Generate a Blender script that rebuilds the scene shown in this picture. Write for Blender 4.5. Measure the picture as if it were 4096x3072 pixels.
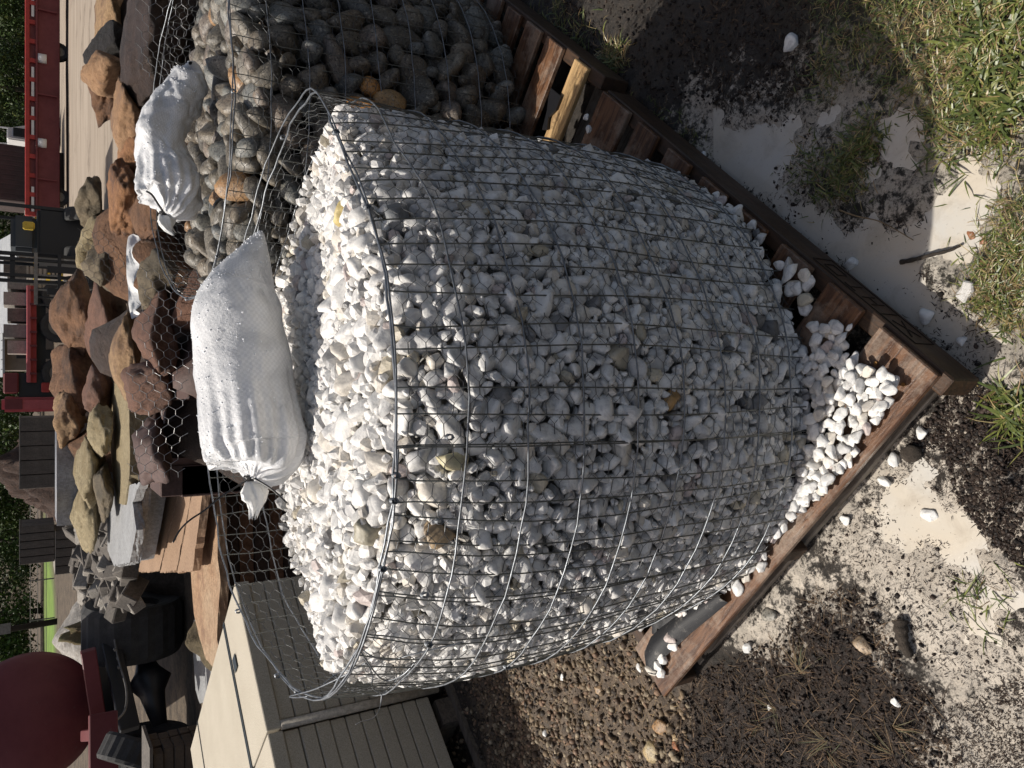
import bpy, bmesh, math, random
import numpy as np
from mathutils import Vector, Matrix, Quaternion, noise as mnoise
S = bpy.context.scene
for o in list(bpy.data.objects): bpy.data.objects.remove(o)
PI = math.pi
# ------------------------------------------------------------------ camera
HC = 1.45; PITCH = math.radians(32.4); FPX = 3077.0
SP, CP = math.sin(PITCH), math.cos(PITCH)
cd = bpy.data.cameras.new('camera'); cam = bpy.data.objects.new('camera', cd); S.collection.objects.link(cam)
cd.sensor_fit = 'HORIZONTAL'; cd.sensor_width = 36; cd.lens = FPX/4096*36; cd.clip_start = .02; cd.clip_end = 500
# the phone was held upright and the picture is stored on its side: camera rolled by 90 degrees
cam.matrix_world = Matrix(((0, 1, 0, 0), (-SP, 0, -CP, 0), (-CP, 0, SP, HC), (0, 0, 0, 1)))
S.camera = cam
# ------------------------------------------------------------------ sky and sun
SUN = Vector((-.55, .22, 1)).normalized()
W = bpy.data.worlds.new('World'); S.world = W; W.use_nodes = True
wn = W.node_tree; wn.nodes.clear()
sk = wn.nodes.new('ShaderNodeTexSky'); sk.sky_type = 'NISHITA'; sk.sun_disc = False
sk.air_density = .8; sk.dust_density = 3.5; sk.ozone_density = .6
sk.sun_elevation = math.asin(SUN.z); sk.sun_rotation = math.atan2(SUN.x, SUN.y) % (2*PI)
bg = wn.nodes.new('ShaderNodeBackground'); bg.inputs[1].default_value = .084
wo = wn.nodes.new('ShaderNodeOutputWorld')
wb = wn.nodes.new('ShaderNodeMix'); wb.data_type = 'RGBA'; wb.blend_type = 'MULTIPLY'; wb.inputs[0].default_value = 1; wb.inputs[7].default_value = (1.0, .93, .83, 1)
wn.links.new(sk.outputs[0], wb.inputs[6]); wn.links.new(wb.outputs[2], bg.inputs[0]); wn.links.new(bg.outputs[0], wo.inputs[0])
sl = bpy.data.lights.new('sun', 'SUN'); sl.energy = 3.5; sl.angle = math.radians(.53); sl.color = (1, .95, .87)
so = bpy.data.objects.new('sun', sl); S.collection.objects.link(so)
so.rotation_euler = SUN.to_track_quat('Z', 'Y').to_euler(); so.location = (-5, 2, 9)
S.view_settings.view_transform = 'Standard'; S.view_settings.look = 'None'
S.view_settings.exposure = 0.33; S.view_settings.gamma = 1
S.cycles.max_bounces = 9; S.cycles.diffuse_bounces = 6

# ------------------------------------------------------------------ photo pixel -> place
def ray(x, y):
    r = (1536-y)/FPX; d = (x-2048)/FPX
    return Vector((r, CP-d*SP, -SP-d*CP))
def un(x, y, z=0.0):
    v = ray(x, y); t = (z-HC)/v.z
    return Vector((v.x*t, v.y*t, z))
def at(x, y, Y):
    v = ray(x, y); t = Y/v.y
    return Vector((v.x*t, Y, HC+v.z*t))
def depth(p): return p[1]*CP-(p[2]-HC)*SP

# ------------------------------------------------------------------ object helpers
def tag(o, label=None, cat=None, group=None, kind=None):
    if label: o['label'] = label
    if cat: o['category'] = cat
    if group: o['group'] = group
    if kind: o['kind'] = kind
    return o
def mesh_np(name, V, F, smooth=True, cols=None, mats=None):
    V = np.asarray(V, np.float32); F = np.asarray(F, np.int32); me = bpy.data.meshes.new(name)
    n, k = F.shape
    me.vertices.add(len(V)); me.vertices.foreach_set('co', V.ravel())
    me.loops.add(n*k); me.loops.foreach_set('vertex_index', F.ravel())
    me.polygons.add(n); me.polygons.foreach_set('loop_start', np.arange(0, n*k, k, dtype=np.int32))
    me.update(calc_edges=True)
    me.polygons.foreach_set('use_smooth', np.full(n, smooth))
    if cols is not None:
        a = me.color_attributes.new('tint', 'FLOAT_COLOR', 'POINT')
        c = np.ones((len(V), 4), np.float32); c[:, :cols.shape[1]] = cols
        a.data.foreach_set('color', c.ravel())
    me.validate(); me.update()
    return me
def link(name, me, m=None, parent=None, loc=None, rot=None, scale=None, color=None):
    o = bpy.data.objects.new(name, me); S.collection.objects.link(o)
    if m is not None and me is not None and len(me.materials) == 0: me.materials.append(m)
    if parent is not None: o.parent = parent
    if loc is not None: o.location = loc
    if rot is not None:
        if isinstance(rot, Quaternion): o.rotation_mode = 'QUATERNION'; o.rotation_quaternion = rot
        else: o.rotation_euler = rot
    if scale is not None: o.scale = scale
    if color is not None: o.color = (*color, 1)
    return o
def thing(name, loc, label, cat, group=None, rotz=0):
    o = bpy.data.objects.new(name, None); S.collection.objects.link(o); o.location = loc
    o.rotation_euler = (0, 0, rotz); o.empty_display_size = .1
    return tag(o, label, cat, group)
class MB:
    def __init__(s): s.v = []; s.f = []
    def box(s, x0, x1, y0, y1, z0, z1, M=None):
        n = len(s.v)
        c = [Vector(p) for p in ((x0,y0,z0),(x1,y0,z0),(x1,y1,z0),(x0,y1,z0),(x0,y0,z1),(x1,y0,z1),(x1,y1,z1),(x0,y1,z1))]
        s.v += [M @ p for p in c] if M else c
        s.f += [[n+i for i in q] for q in ((0,3,2,1),(4,5,6,7),(0,1,5,4),(1,2,6,5),(2,3,7,6),(3,0,4,7))]
        return s
    def tube(s, pts, r, k=8, cap=True):
        pts = [Vector(p) for p in pts]; n = len(pts); b = len(s.v)
        rs = r if hasattr(r, '__len__') else [r]*n
        up = None
        for i, p in enumerate(pts):
            t = (pts[min(i+1, n-1)]-pts[max(i-1, 0)])
            t = t.normalized() if t.length > 1e-9 else Vector((0, 0, 1))
            if up is None: up = t.orthogonal().normalized()
            a = (up-t*up.dot(t)); a = a.normalized() if a.length > 1e-6 else t.orthogonal().normalized(); up = a
            c = t.cross(a)
            for j in range(k):
                w = 2*PI*j/k; s.v.append(p+(a*math.cos(w)+c*math.sin(w))*rs[i])
        for i in range(n-1):
            for j in range(k):
                s.f.append([b+i*k+j, b+i*k+(j+1) % k, b+(i+1)*k+(j+1) % k, b+(i+1)*k+j])
        if cap:
            s.f.append([b+j for j in range(k)][::-1]); s.f.append([b+(n-1)*k+j for j in range(k)])
        return s
    def prism(s, poly, z0, z1, M=None):
        n = len(s.v); k = len(poly)
        c = [Vector((p[0], p[1], z0)) for p in poly]+[Vector((p[0], p[1], z1)) for p in poly]
        s.v += [M @ p for p in c] if M else c
        s.f.append([n+i for i in range(k)][::-1]); s.f.append([n+k+i for i in range(k)])
        for i in range(k): s.f.append([n+i, n+(i+1) % k, n+k+(i+1) % k, n+k+i])
        return s
    def mesh(s, name, smooth=False, bevel=0, seg=1):
        me = bpy.data.meshes.new(name); me.from_pydata([tuple(v) for v in s.v], [], s.f); me.update()
        if bevel:
            bm = bmesh.new(); bm.from_mesh(me)
            bmesh.ops.bevel(bm, geom=bm.edges[:], offset=bevel, segments=seg, affect='EDGES', clamp_overlap=True)
            bm.to_mesh(me); bm.free()
        if smooth:
            me.polygons.foreach_set('use_smooth', np.full(len(me.polygons), True))
        return me
    def build(s, name, m, parent=None, smooth=False, bevel=0, seg=1, loc=None, rot=None):
        o = link(name, s.mesh(name, smooth, bevel, seg), m, parent, loc, rot); return o
def rel(parent, p): return Vector(p)-parent.location

# value noise in numpy (real relief on the ground and rocks)
def vnoise(x, y, sc, seed):
    x = x/sc+seed*17.31; y = y/sc+seed*9.17
    xi = np.floor(x).astype(np.int64); yi = np.floor(y).astype(np.int64); fx = x-xi; fy = y-yi
    fx = fx*fx*(3-2*fx); fy = fy*fy*(3-2*fy)
    def h(a, b):
        n = (a*374761393+b*668265263+seed*1274126177) & 0xffffffff
        n = ((n ^ (n >> 13))*1274126177) & 0xffffffff
        return ((n ^ (n >> 16)) & 0xffff)/65535.0
    return (h(xi, yi)*(1-fx)+h(xi+1, yi)*fx)*(1-fy)+(h(xi, yi+1)*(1-fx)+h(xi+1, yi+1)*fx)*fy
def fbm(x, y, sc, seed, o=4):
    s = 0; a = 1; t = 0
    for i in range(o): s = s+a*vnoise(x, y, sc/2**i, seed+i); t += a; a *= .5
    return s/t
def psdf(P, poly):
    """signed distance to polygon, positive inside"""
    px, py = P[:, 0], P[:, 1]; d = np.full(len(P), 1e9); ins = np.zeros(len(P), bool); n = len(poly)
    for i in range(n):
        x0, y0 = poly[i]; x1, y1 = poly[(i+1) % n]; ex, ey = x1-x0, y1-y0; wx, wy = px-x0, py-y0
        t = np.clip((wx*ex+wy*ey)/(ex*ex+ey*ey+1e-12), 0, 1)
        d = np.minimum(d, (wx-ex*t)**2+(wy-ey*t)**2)
        c = ((y0 > py) != (y1 > py)) & (px < (x1-x0)*(py-y0)/((y1-y0) if abs(y1-y0) > 1e-12 else 1e-12)+x0)
        ins ^= c
    return np.where(ins, 1, -1)*np.sqrt(d)
def gp(pts, z=0.0): return [tuple(un(x, y, z)[:2]) for x, y in pts]

# ------------------------------------------------------------------ materials
class NT:
    def __init__(s, name):
        s.m = bpy.data.materials.new(name); s.m.use_nodes = True; s.t = s.m.node_tree; s.b = s.t.nodes['Principled BSDF']
    def n(s, ty, ins=None, **kw):
        nd = s.t.nodes.new('ShaderNode'+ty)
        for k, v in kw.items(): setattr(nd, k, v)
        for k, v in (ins or {}).items(): s.set(nd.inputs[k], v)
        return nd
    def set(s, sock, v):
        if isinstance(v, bpy.types.NodeSocket): s.t.links.new(v, sock)
        else:
            if isinstance(v, tuple) and len(v) == 3 and sock.type == 'RGBA': v = (*v, 1)
            sock.default_value = v
    def co(s, obj=True):
        return s.n('TexCoord').outputs['Object'] if obj else s.n('NewGeometry').outputs['Position']
    def noise(s, vec, scale, detail=4, rough=.55, dist=0):
        return s.n('TexNoise', {'Vector': vec, 'Scale': scale, 'Detail': detail, 'Roughness': rough, 'Distortion': dist}).outputs['Fac']
    def ramp(s, f, lo, hi, a=0.0, b=1.0):
        return s.n('MapRange', {0: f, 1: lo, 2: hi, 3: a, 4: b}).outputs[0]
    def mix(s, f, a, b, mode='MIX'):
        nd = s.n('Mix', data_type='RGBA', blend_type=mode); s.set(nd.inputs[0], f); s.set(nd.inputs[6], a); s.set(nd.inputs[7], b)
        return nd.outputs[2]
    def math(s, op, a, b=0.0):
        nd = s.n('Math', operation=op); s.set(nd.inputs[0], a); s.set(nd.inputs[1], b); return nd.outputs[0]
    def bump(s, h, dist=.002, st=1.0, nrm=None):
        nd = s.n('Bump', {'Height': h, 'Distance': dist, 'Strength': st})
        if nrm: s.set(nd.inputs['Normal'], nrm)
        return nd.outputs[0]
    def out(s, col=None, rough=None, nrm=None, metal=None, spec=None, **kw):
        for k, v in (('Base Color', col), ('Roughness', rough), ('Normal', nrm), ('Metallic', metal), ('Specular IOR Level', spec)):
            if v is not None: s.set(s.b.inputs[k], v)
        for k, v in kw.items(): s.set(s.b.inputs[k.replace('_', ' ')], v)
        return s.m
def m_basic(name, c1, c2, sc=6, rough=.8, bump=.002, bsc=30, metal=0, spec=.5, dark=None, dsc=3, world=False):
    t = NT(name); c = t.co(not world)
    col = t.mix(t.ramp(t.noise(c, sc, 6, .65), .35, .65), c1, c2)
    col = t.mix(t.ramp(t.noise(c, bsc*2.2, 6, .75), .38, .62), col, t.mix(1.0, col, (.62, .60, .58), 'MULTIPLY'))
    if dark: col = t.mix(t.ramp(t.noise(c, dsc, 5, .7), .52, .68), col, dark)
    h = t.noise(c, bsc, 10, .78)
    return t.out(col, rough, t.bump(h, bump), metal, spec)
def m_marble(name, objcol):
    t = NT(name); c = t.co(False)
    base = t.n('ObjectInfo').outputs['Color'] if objcol else t.n('Attribute', attribute_name='tint').outputs['Color']
    v = t.ramp(t.noise(c, 38, 6, .7, 1.2), .46, .66)
    col = t.mix(v, base, t.mix(1.0, base, (.62, .62, .64), 'MULTIPLY'))
    col = t.mix(t.ramp(t.noise(c, 17, 4, .6), .62, .75, 0, .5), col, t.mix(1.0, base, (.98, .90, .76), 'MULTIPLY'))
    col = t.mix(t.ramp(t.noise(c, 330, 3, .6), .66, .74, 0, .35), col, (.32, .30, .27))
    r = t.ramp(t.noise(c, 60, 3, .5),   .35, .65, .34, .62)
    h = t.noise(c, 220, 5, .65)
    t.out(col, r, t.bump(h, .0012, .8), None, .5)
    t.b.inputs['Subsurface Weight'].default_value = .12; t.b.inputs['Subsurface Radius'].default_value = (1, .95, .9)
    t.b.inputs['Subsurface Scale'].default_value = .004
    return t.m
M_ST_O = m_marble('wet_marble', True); M_ST_A = m_marble('wet_marble_fill', False)
def m_granite(name, objcol=True):
    t = NT(name); c = t.co(False)
    base = t.n('ObjectInfo').outputs['Color'] if objcol else t.n('Attribute', attribute_name='tint').outputs['Color']
    col = t.mix(t.ramp(t.noise(c, 14, 4, .6), .4, .7), base, t.mix(1.0, base, (1.25, 1.12, .95), 'MULTIPLY'))
    sp = t.ramp(t.noise(c, 150, 4, .75), .52, .60)
    col = t.mix(sp, col, t.mix(1.0, base, (.30, .28, .27), 'MULTIPLY'))
    sp2 = t.ramp(t.noise(c, 110, 4, .7), .56, .66, 0, .7)
    col = t.mix(sp2, col, (.42, .38, .31))
    band = t.ramp(t.noise(c, 9, 5, .7, 2.5), .57, .64, 0, .55)
    col = t.mix(band, col, t.mix(1.0, base, (.45, .43, .42), 'MULTIPLY'))
    return t.out(col, t.ramp(t.noise(c, 40), .3, .7, .26, .6), t.bump(t.noise(c, 130, 5, .7), .002, .9), None, .5)
M_CB_O = m_granite('river_granite'); M_CB_A = m_granite('river_granite_fill', False)
def m_wire(name, col, rough=.32, metal=.85):
    t = NT(name); c = t.co(False)
    cc = t.mix(t.ramp(t.noise(c, 60, 4), .35, .65), col, tuple(x*.55 for x in col))
    return t.out(cc, t.ramp(t.noise(c, 200), .3, .7, rough, rough+.2), t.bump(t.noise(c, 900, 2), .0003, .4), metal)
M_WIRE = m_wire('galvanised_wire', (.30, .32, .345), .34, .8); M_HEX = m_wire('thin_galvanised_wire', (.17, .175, .18), .38); M_WIRU = m_wire('dull_galvanised_wire', (.22, .23, .22), .36)
M_HEXB = m_wire('bright_netting_wire', (.5, .5, .5), .3)
def m_wood(name, c1, c2, c3, along='X', rough=.45, dust=None):
    t = NT(name); c = t.n('VectorMath', {0: t.co(True), 1: t.n('CombineXYZ', {0: t.math('MULTIPLY', t.n('ObjectInfo').outputs['Random'], 31), 1: t.math('MULTIPLY', t.n('ObjectInfo').outputs['Random'], 17)}).outputs[0]}).outputs[0]
    mp = t.n('Mapping', {'Vector': c}); mp.inputs['Scale'].default_value = (1.2, 14, 14) if along == 'X' else (14, 1.2, 14)
    g = t.noise(mp.outputs[0], 6, 7, .65, .8)
    col = t.mix(t.ramp(g, .43, .57), c1, c2)
    st = t.noise(c, 9, 6, .75)
    col = t.mix(t.ramp(st, .58, .68, 0, .85), col, c3)
    if dust: col = t.mix(t.ramp(t.noise(c, 6, 9, .8), .47, .66, 0, .8), col, dust)
    h = t.math('ADD', g, t.math('MULTIPLY', t.noise(c, 300, 3), .5))
    return t.out(col, t.ramp(st, .3, .7, rough, rough+.3), t.bump(h, .0015, .8))
M_DECK = m_wood('wet_pallet_board', (.065, .029, .015), (.165, .08, .04), (.03, .017, .012), 'Y', .30, (.34, .27, .21))
M_STRG = m_wood('wet_pallet_stringer', (.065, .034, .018), (.034, .02, .012), (.04, .022, .015), 'X', .42)
M_LOWB = m_wood('grey_pallet_board', (.27, .23, .18), (.15, .12, .09), (.05, .04, .03), 'Y', .5, (.42, .37, .30))
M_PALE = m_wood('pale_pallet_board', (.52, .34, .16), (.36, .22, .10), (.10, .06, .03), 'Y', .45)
def m_bag():
    t = NT('woven_sack'); uv = t.n('UVMap', uv_map='UVMap').outputs[0]; c = t.co(True)
    w = t.n('TexWave', {'Vector': uv, 'Scale': 1.0, 'Distortion': .25}, wave_type='BANDS', bands_direction='X')
    mp = t.n('Mapping', {'Vector': uv}); mp.inputs['Scale'].default_value = (31, 31, 1)
    ck = t.n('TexChecker', {'Vector': mp.outputs[0], 'Scale': 1.0})
    stain = t.ramp(t.noise(c, 7, 5, .65, .6), .48, .66)
    col = t.mix(stain, (.76, .765, .775), (.50, .51, .53))
    col = t.mix(t.ramp(t.noise(c, 4, 4, .6), .55, .72, 0, .4), col, (.50, .48, .42))
    col = t.mix(t.ramp(ck.outputs['Fac'], 0, 1, 0, .22), col, (.45, .46, .48))
    h = t.math('ADD', t.math('MULTIPLY', ck.outputs['Fac'], .6), t.noise(c, 420, 3))
    n1 = t.bump(t.noise(c, 16, 5, .6), .012, .6)
    t.out(col, t.ramp(stain, 0, 1, .42, .25), t.bump(h, .0012, .6, n1), None, .6)
    return t.m
M_BAG = m_bag()
M_DROP = NT('water_drop').out((.85, .87, .9), .04, None, 0, 1.0)
M_BLACK = NT('black_plastic').out((.012, .012, .014), .35)
def m_fabric():
    t = NT('black_ground_cloth'); c = t.co(True)
    col = t.mix(t.ramp(t.noise(c, 14, 10, .85), .55, .72, 0, .8), (.012, .013, .016), (.42, .39, .35))
    return t.out(col, .6, t.bump(t.noise(c, 400, 3), .001))
M_FAB = m_fabric()

# ------------------------------------------------------------------ GROUND
def grade(lo, hi, step, far_lo, far_hi, g=1.16):
    a = list(np.arange(lo, hi+1e-9, step)); s = step
    b = []; v = lo; s = step
    while v > far_lo: s = s*g; v -= s; b.append(v)
    c = []; v = hi; s = step
    while v < far_hi: s = s*g; v += s; c.append(v)
    return np.array(b[::-1]+a+c)
GX = grade(-1.55, 1.35, .0075, -130, 130); GY = grade(.20, 2.9, .0075, -60, 260)
nx, ny = len(GX), len(GY)
XX, YY = np.meshgrid(GX, GY); P2 = np.stack([XX.ravel(), YY.ravel()], 1); px, py = P2[:, 0], P2[:, 1]
def sm(d, w): return np.clip(d/w*.5+.5, 0, 1)
warpx = px+(fbm(px, py, .09, 3, 3)-.5)*.06; warpy = py+(fbm(px, py, .09, 13, 3)-.5)*.06
WP = np.stack([warpx, warpy], 1)
def region(polys, w=.02):
    m = np.zeros(len(P2))
    near = (np.abs(px) < 2.6) & (py < 4) & (py > -.5)
    for poly in polys:
        q = sm(psdf(WP[near], gp(poly)), w); m[near] = np.maximum(m[near], q)
    return m
PUD = [[(3690,640),(3892,543),(3989,651),(4001,874),(3965,1000),(3940,1010),(3904,1060),(3814,1090),(3693,1036),(3687,1000),(3724,754)],
       [(3301,350),(3422,271),(3458,338),(3422,422),(3416,512),(3362,615),(3289,603),(3259,512),(3289,422)],
       [(3500,512),(3573,434),(3675,446),(3721,543),(3673,613),(3543,603)],
       [(3422,681),(3500,675),(3518,742),(3452,766),(3416,736)],
       [(2830,470),(3000,450),(3181,440),(3230,573),(3150,663),(3190,724),(3200,808),(3337,830),(3460,900),(3440,1060),(3300,1040),(3060,880),(2900,740)],
       [(3320,900),(3500,880),(3740,900),(3720,1100),(3874,1245),(3990,1337),(3970,1440),(3820,1470),(3540,1290),(3400,1180),(3300,1020)],
       [(3660,1090),(3720,1110),(3960,1330),(3990,1420),(3900,1400),(3700,1190)],
       [(3603,1844),(3723,1784),(3772,1904),(3844,2000),(3969,2129),(3969,2207),(3904,2310),(3808,2304),(3711,2207),(3549,2097),(3452,2020),(3512,1904)],
       [(3795,2362),(3969,2323),(4110,2400),(4110,2600),(4008,2646),(3872,2549),(3827,2485)],
       [(3950,2680),(4110,2650),(4110,2790),(3980,2770)]]
SAND = [[(2880,470),(3200,420),(3330,600),(3200,760),(3420,880),(3700,900),(3700,1080),(4000,1320),(4110,1420),(4110,1640),(3900,1560),(3850,1490),(3300,1000),(3000,800)],
        [(3660,1020),(3790,1080),(3900,1200),(3990,1330),(3930,1330),(3700,1150)],
        [(3440,2030),(3560,1850),(3720,1780),(3830,1950),(4000,2100),(4110,2380),(4110,2850),(3960,2760),(3800,2700),(3640,2620),(3600,2490),(3500,2380),(3400,2260),(3290,2230),(3350,2100)],
        [(2960,2480),(3130,2350),(3215,2420),(3130,2540),(3040,2565),(2960,2545)],
        [(3160,2290),(3215,2210),(3330,2300),(3290,2360),(3160,2340)],
        [(3795,2850),(3990,2760),(4110,2700),(4110,3100),(3850,3100)],
        [(4060,1150),(4110,1150),(4110,1420),(4080,1400)]]
MULCH = [[(3880,1500),(4110,1640),(4110,2280),(3950,2150),(3850,2000),(3770,1780),(3700,1780),(3640,1800)],
         [(3000,2600),(3130,2560),(3250,2360),(3500,2370),(3600,2560),(3640,2700),(3780,2790),(3850,3100),(2800,3200),(2700,3000),(2800,2700)]]
GRAV = [[(2250,2560),(2560,2540),(2660,2770),(2760,2760),(2800,2900),(2720,3200),(2000,3200),(1900,2700)]]
GRASS = [[(3560,-60),(3700,380),(3690,480),(3760,600),(3900,560),(4120,620),(4120,-60)], [(4030,820),(3990,1000),(3900,1090),(3930,1180),(3990,1260),(4120,1330),(4120,760)],
         [(3250,-60),(3350,120),(3250,330),(3290,400),(3460,260),(3620,420),(3640,100),(3560,-60)], [(3370,620),(3480,480),(3500,560),(3460,640),(3400,760),(3340,760)]]
pud = region(PUD, .05); sand = np.maximum(region(SAND, .13), region(PUD, .22)); mul = region(MULCH, .10); grv = region(GRAV, .16); grs = region(GRASS, .12)
nn1 = fbm(px, py, .12, 21); nn2 = fbm(px, py, .03, 31, 3); nn3 = vnoise(px, py, .011, 41)
far = np.clip((np.hypot(px, py)-3.2)/4, 0, 1)
z = .012+(nn1-.5)*.022+(nn2-.5)*.012+(nn3-.5)*.004
z = z+mul*(1-pud)*(.012+(nn2-.5)*.034+(nn1-.4)*.03)
z = z*(1-sand*.6)+sand*.6*((nn1-.5)*.020+(nn2-.5)*.010+.0025)
z = z*(1-pud)+pud*(-.0062+(nn2-.5)*.012+(nn1-.5)*.014+(nn3-.5)*.003)
z = z+grv*((nn2-.5)*.014+(nn3-.5)*.006)
z = z*(1-far)+far*((fbm(px, py, 2.5, 5)-.5)*.10+.0)
gV = np.stack([px, py, z], 1)
ii = np.arange(nx*ny).reshape(ny, nx)
gF = np.stack([ii[:-1, :-1].ravel(), ii[:-1, 1:].ravel(), ii[1:, 1:].ravel(), ii[1:, :-1].ravel()], 1)
road = np.clip((py-5.6+.25*px)/1.5, 0, 1)*np.clip((60-py)/8, 0, 1)
road = road*np.clip((px-.10*py)/1.2+.5, 0, 1)
lawn = np.clip((py-46)/1.5, 0, 1)*np.clip((-px-10)/3, 0, 1)*np.clip((px+34)/3, 0, 1)*np.clip((78-py)/2, 0, 1)
gme = mesh_np('ground', gV, gF, True, np.stack([sand, mul, np.maximum(grv, 0), np.ones_like(px)], 1))
a2 = gme.color_attributes.new('tint2', 'FLOAT_COLOR', 'POINT')
a2.data.foreach_set('color', np.stack([road, lawn, grs, np.ones_like(px)], 1).astype(np.float32).ravel())
def m_ground():
    t = NT('wet_yard_soil'); c = t.co(False)
    A = t.n('SeparateColor', {0: t.n('Attribute', attribute_name='tint').outputs['Color']})
    B = t.n('SeparateColor', {0: t.n('Attribute', attribute_name='tint2').outputs['Color']})
    n_s = t.noise(c, 55, 9, .78); n_m = t.noise(c, 9, 7, .65); n_f = t.noise(c, 240, 6, .75)
    soil = t.mix(t.ramp(n_s, .35, .65), (.014, .012, .010), (.052, .042, .034))
    soil = t.mix(t.ramp(n_f, .60, .68, 0, .5), soil, (.20, .16, .12))
    mulch = t.mix(t.ramp(n_s, .35, .7), (.009, .007, .006), (.045, .031, .025))
    mulch = t.mix(t.ramp(n_m, .55, .7, 0, .4), mulch, (.08, .062, .053))
    grav = t.mix(t.ramp(n_s, .35, .65), (.055, .040, .029), (.18, .135, .095))
    col = t.mix(t.ramp(t.math('ADD', A.outputs[1], t.math('MULTIPLY', t.math('SUBTRACT', n_m, .5), .8)), .4, .6), soil, mulch)
    col = t.mix(t.ramp(t.math('ADD', A.outputs[2], t.math('MULTIPLY', t.math('SUBTRACT', n_m, .5), .9)), .35, .65), col, grav)
    slur = t.mix(t.ramp(n_m, .4, .6), (.64, .58, .50), (.47, .42, .355))
    hs = t.math('ADD', A.outputs[0], t.math('ADD', t.math('MULTIPLY', t.math('SUBTRACT', n_m, .5), 1.1), t.math('MULTIPLY', t.math('SUBTRACT', n_s, .5), 2.0)))
    fs = t.ramp(hs, .34, .56)
    fs = t.math('MULTIPLY', fs, t.ramp(t.math('ADD', t.noise(c, 120, 6, .8), t.math('MULTIPLY', t.math('SUBTRACT', n_m, .5), .35)), .38, .46))
    col = t.mix(fs, col, slur)
    dst = t.ramp(t.n('VectorMath', {0: c}, operation='LENGTH').outputs['Value'], 2.6, 4.5)
    nd = t.noise(c, 2.2, 8, .72); fs_ = t.mix(t.ramp(nd, .38, .6), (.045, .034, .026), (.15, .115, .08)); fs_ = t.mix(t.ramp(t.noise(c, 22, 6, .75), .5, .62, 0, .7), fs_, (.035, .028, .02)); fs_ = t.mix(t.ramp(t.noise(c, 14, 5, .8), .62, .7, 0, .6), fs_, (.30, .26, .18))
    col = t.mix(dst, col, fs_)
    gr = t.mix(t.ramp(n_s, .4, .6), (.03, .03, .018), (.085, .08, .035))
    col = t.mix(t.math('MULTIPLY', B.outputs[2], .7), col, gr)
    xf = t.n('Mapping', {'Vector': c}); xf.inputs['Scale'].default_value = (.12, 1.1, 1)
    rn = t.noise(xf.outputs[0], 1.6, 8, .65)
    rd = t.mix(t.ramp(rn, .35, .65), (.37, .31, .25), (.25, .205, .16))
    rd = t.mix(t.ramp(t.noise(c, .55, 6, .7), .56, .66, 0, .6), rd, (.10, .075, .055))
    col = t.mix(B.outputs[0], col, rd)
    col = t.mix(B.outputs[1], col, t.mix(t.ramp(t.noise(c, .8, 5), .4, .6), (.12, .20, .035), (.17, .26, .05)))
    rg = t.ramp(n_s, .35, .65, .30, .75)
    rg = t.mix(dst, rg, (.95, .95, .95))
    rg = t.mix(B.outputs[0], rg, (.95, .95, .95))
    hh = t.math('ADD', n_s, t.math('MULTIPLY', n_f, .5))
    return t.out(col, rg, t.bump(hh, .006, .9), None, .4)
link('ground', gme, m_ground()); tag(bpy.data.objects['ground'], kind='structure')
# milky slurry lying in the hollows
def m_milk():
    t = NT('milky_slurry_water'); c = t.co(False)
    n = t.noise(c, 5, 5, .6, .8)
    col = t.mix(t.ramp(n, .35, .65), (.56, .50, .41), (.53, .51, .47))
    col = t.mix(t.ramp(t.noise(c, 16, 6, .7, .5), .50, .72, 0, .55), col, (.36, .31, .25))
    col = t.mix(t.ramp(t.noise(c, 150, 4, .75), .64, .70, 0, .8), col, (.05, .04, .03))
    return t.out(col, .12, t.bump(t.noise(c, 9, 3), .0015, .3), None, .5)
wm = MB(); wm.v = [Vector((-1.6, .15, -.0012)), Vector((1.6, .15, -.0012)), Vector((1.6, 1.35, -.0012)), Vector((-1.6, 1.35, -.0012))]; wm.f = [[0, 1, 2, 3]]
tag(wm.build('puddle_water', m_milk()), kind='structure')
def gz(x, y):
    i = min(max(int(np.searchsorted(GX, x)), 0), nx-1); j = min(max(int(np.searchsorted(GY, y)), 0), ny-1)
    return float(z[j*nx+i])

# ------------------------------------------------------------------ rocks
def ico(sub):
    bm = bmesh.new(); bmesh.ops.create_icosphere(bm, subdivisions=sub, radius=1)
    V = np.array([v.co[:] for v in bm.verts]); F = np.array([[v.index for v in f.verts] for f in bm.faces]); bm.free()
    return V/np.linalg.norm(V, axis=1)[:, None], F
ICO = {k: ico(k) for k in (1, 2, 3, 4)}
def rock(seed, sub=2, planes=13, p=11, asp=(1, .82, .66), rough=0.0):
    rg = np.random.RandomState(seed); D, F = ICO[sub]
    k = np.arange(planes)+.5; ph = np.arccos(1-2*k/planes); th = PI*(1+5**.5)*k
    Nn = np.stack([np.cos(th)*np.sin(ph), np.sin(th)*np.sin(ph), np.cos(ph)], 1)+rg.normal(0, .33, (planes, 3))
    Nn /= np.linalg.norm(Nn, axis=1)[:, None]; h = rg.uniform(.72, 1.1, planes)
    q = np.maximum(D@Nn.T, 0)/h; val = (q**p).sum(1)**(1/p); r = np.minimum(1/val, 1.45)
    V = D*r[:, None]
    if rough:
        nz = np.array([mnoise.fractal(Vector(v*1.6+seed), 1.0, 2.0, 4) for v in V]); V = V*(1+rough*nz[:, None])
    V = V*np.array(asp); V -= V.mean(0); return V, F
def randrot(rg):
    q = rg.normal(size=4); q /= np.linalg.norm(q); return Quaternion(q)
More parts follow.
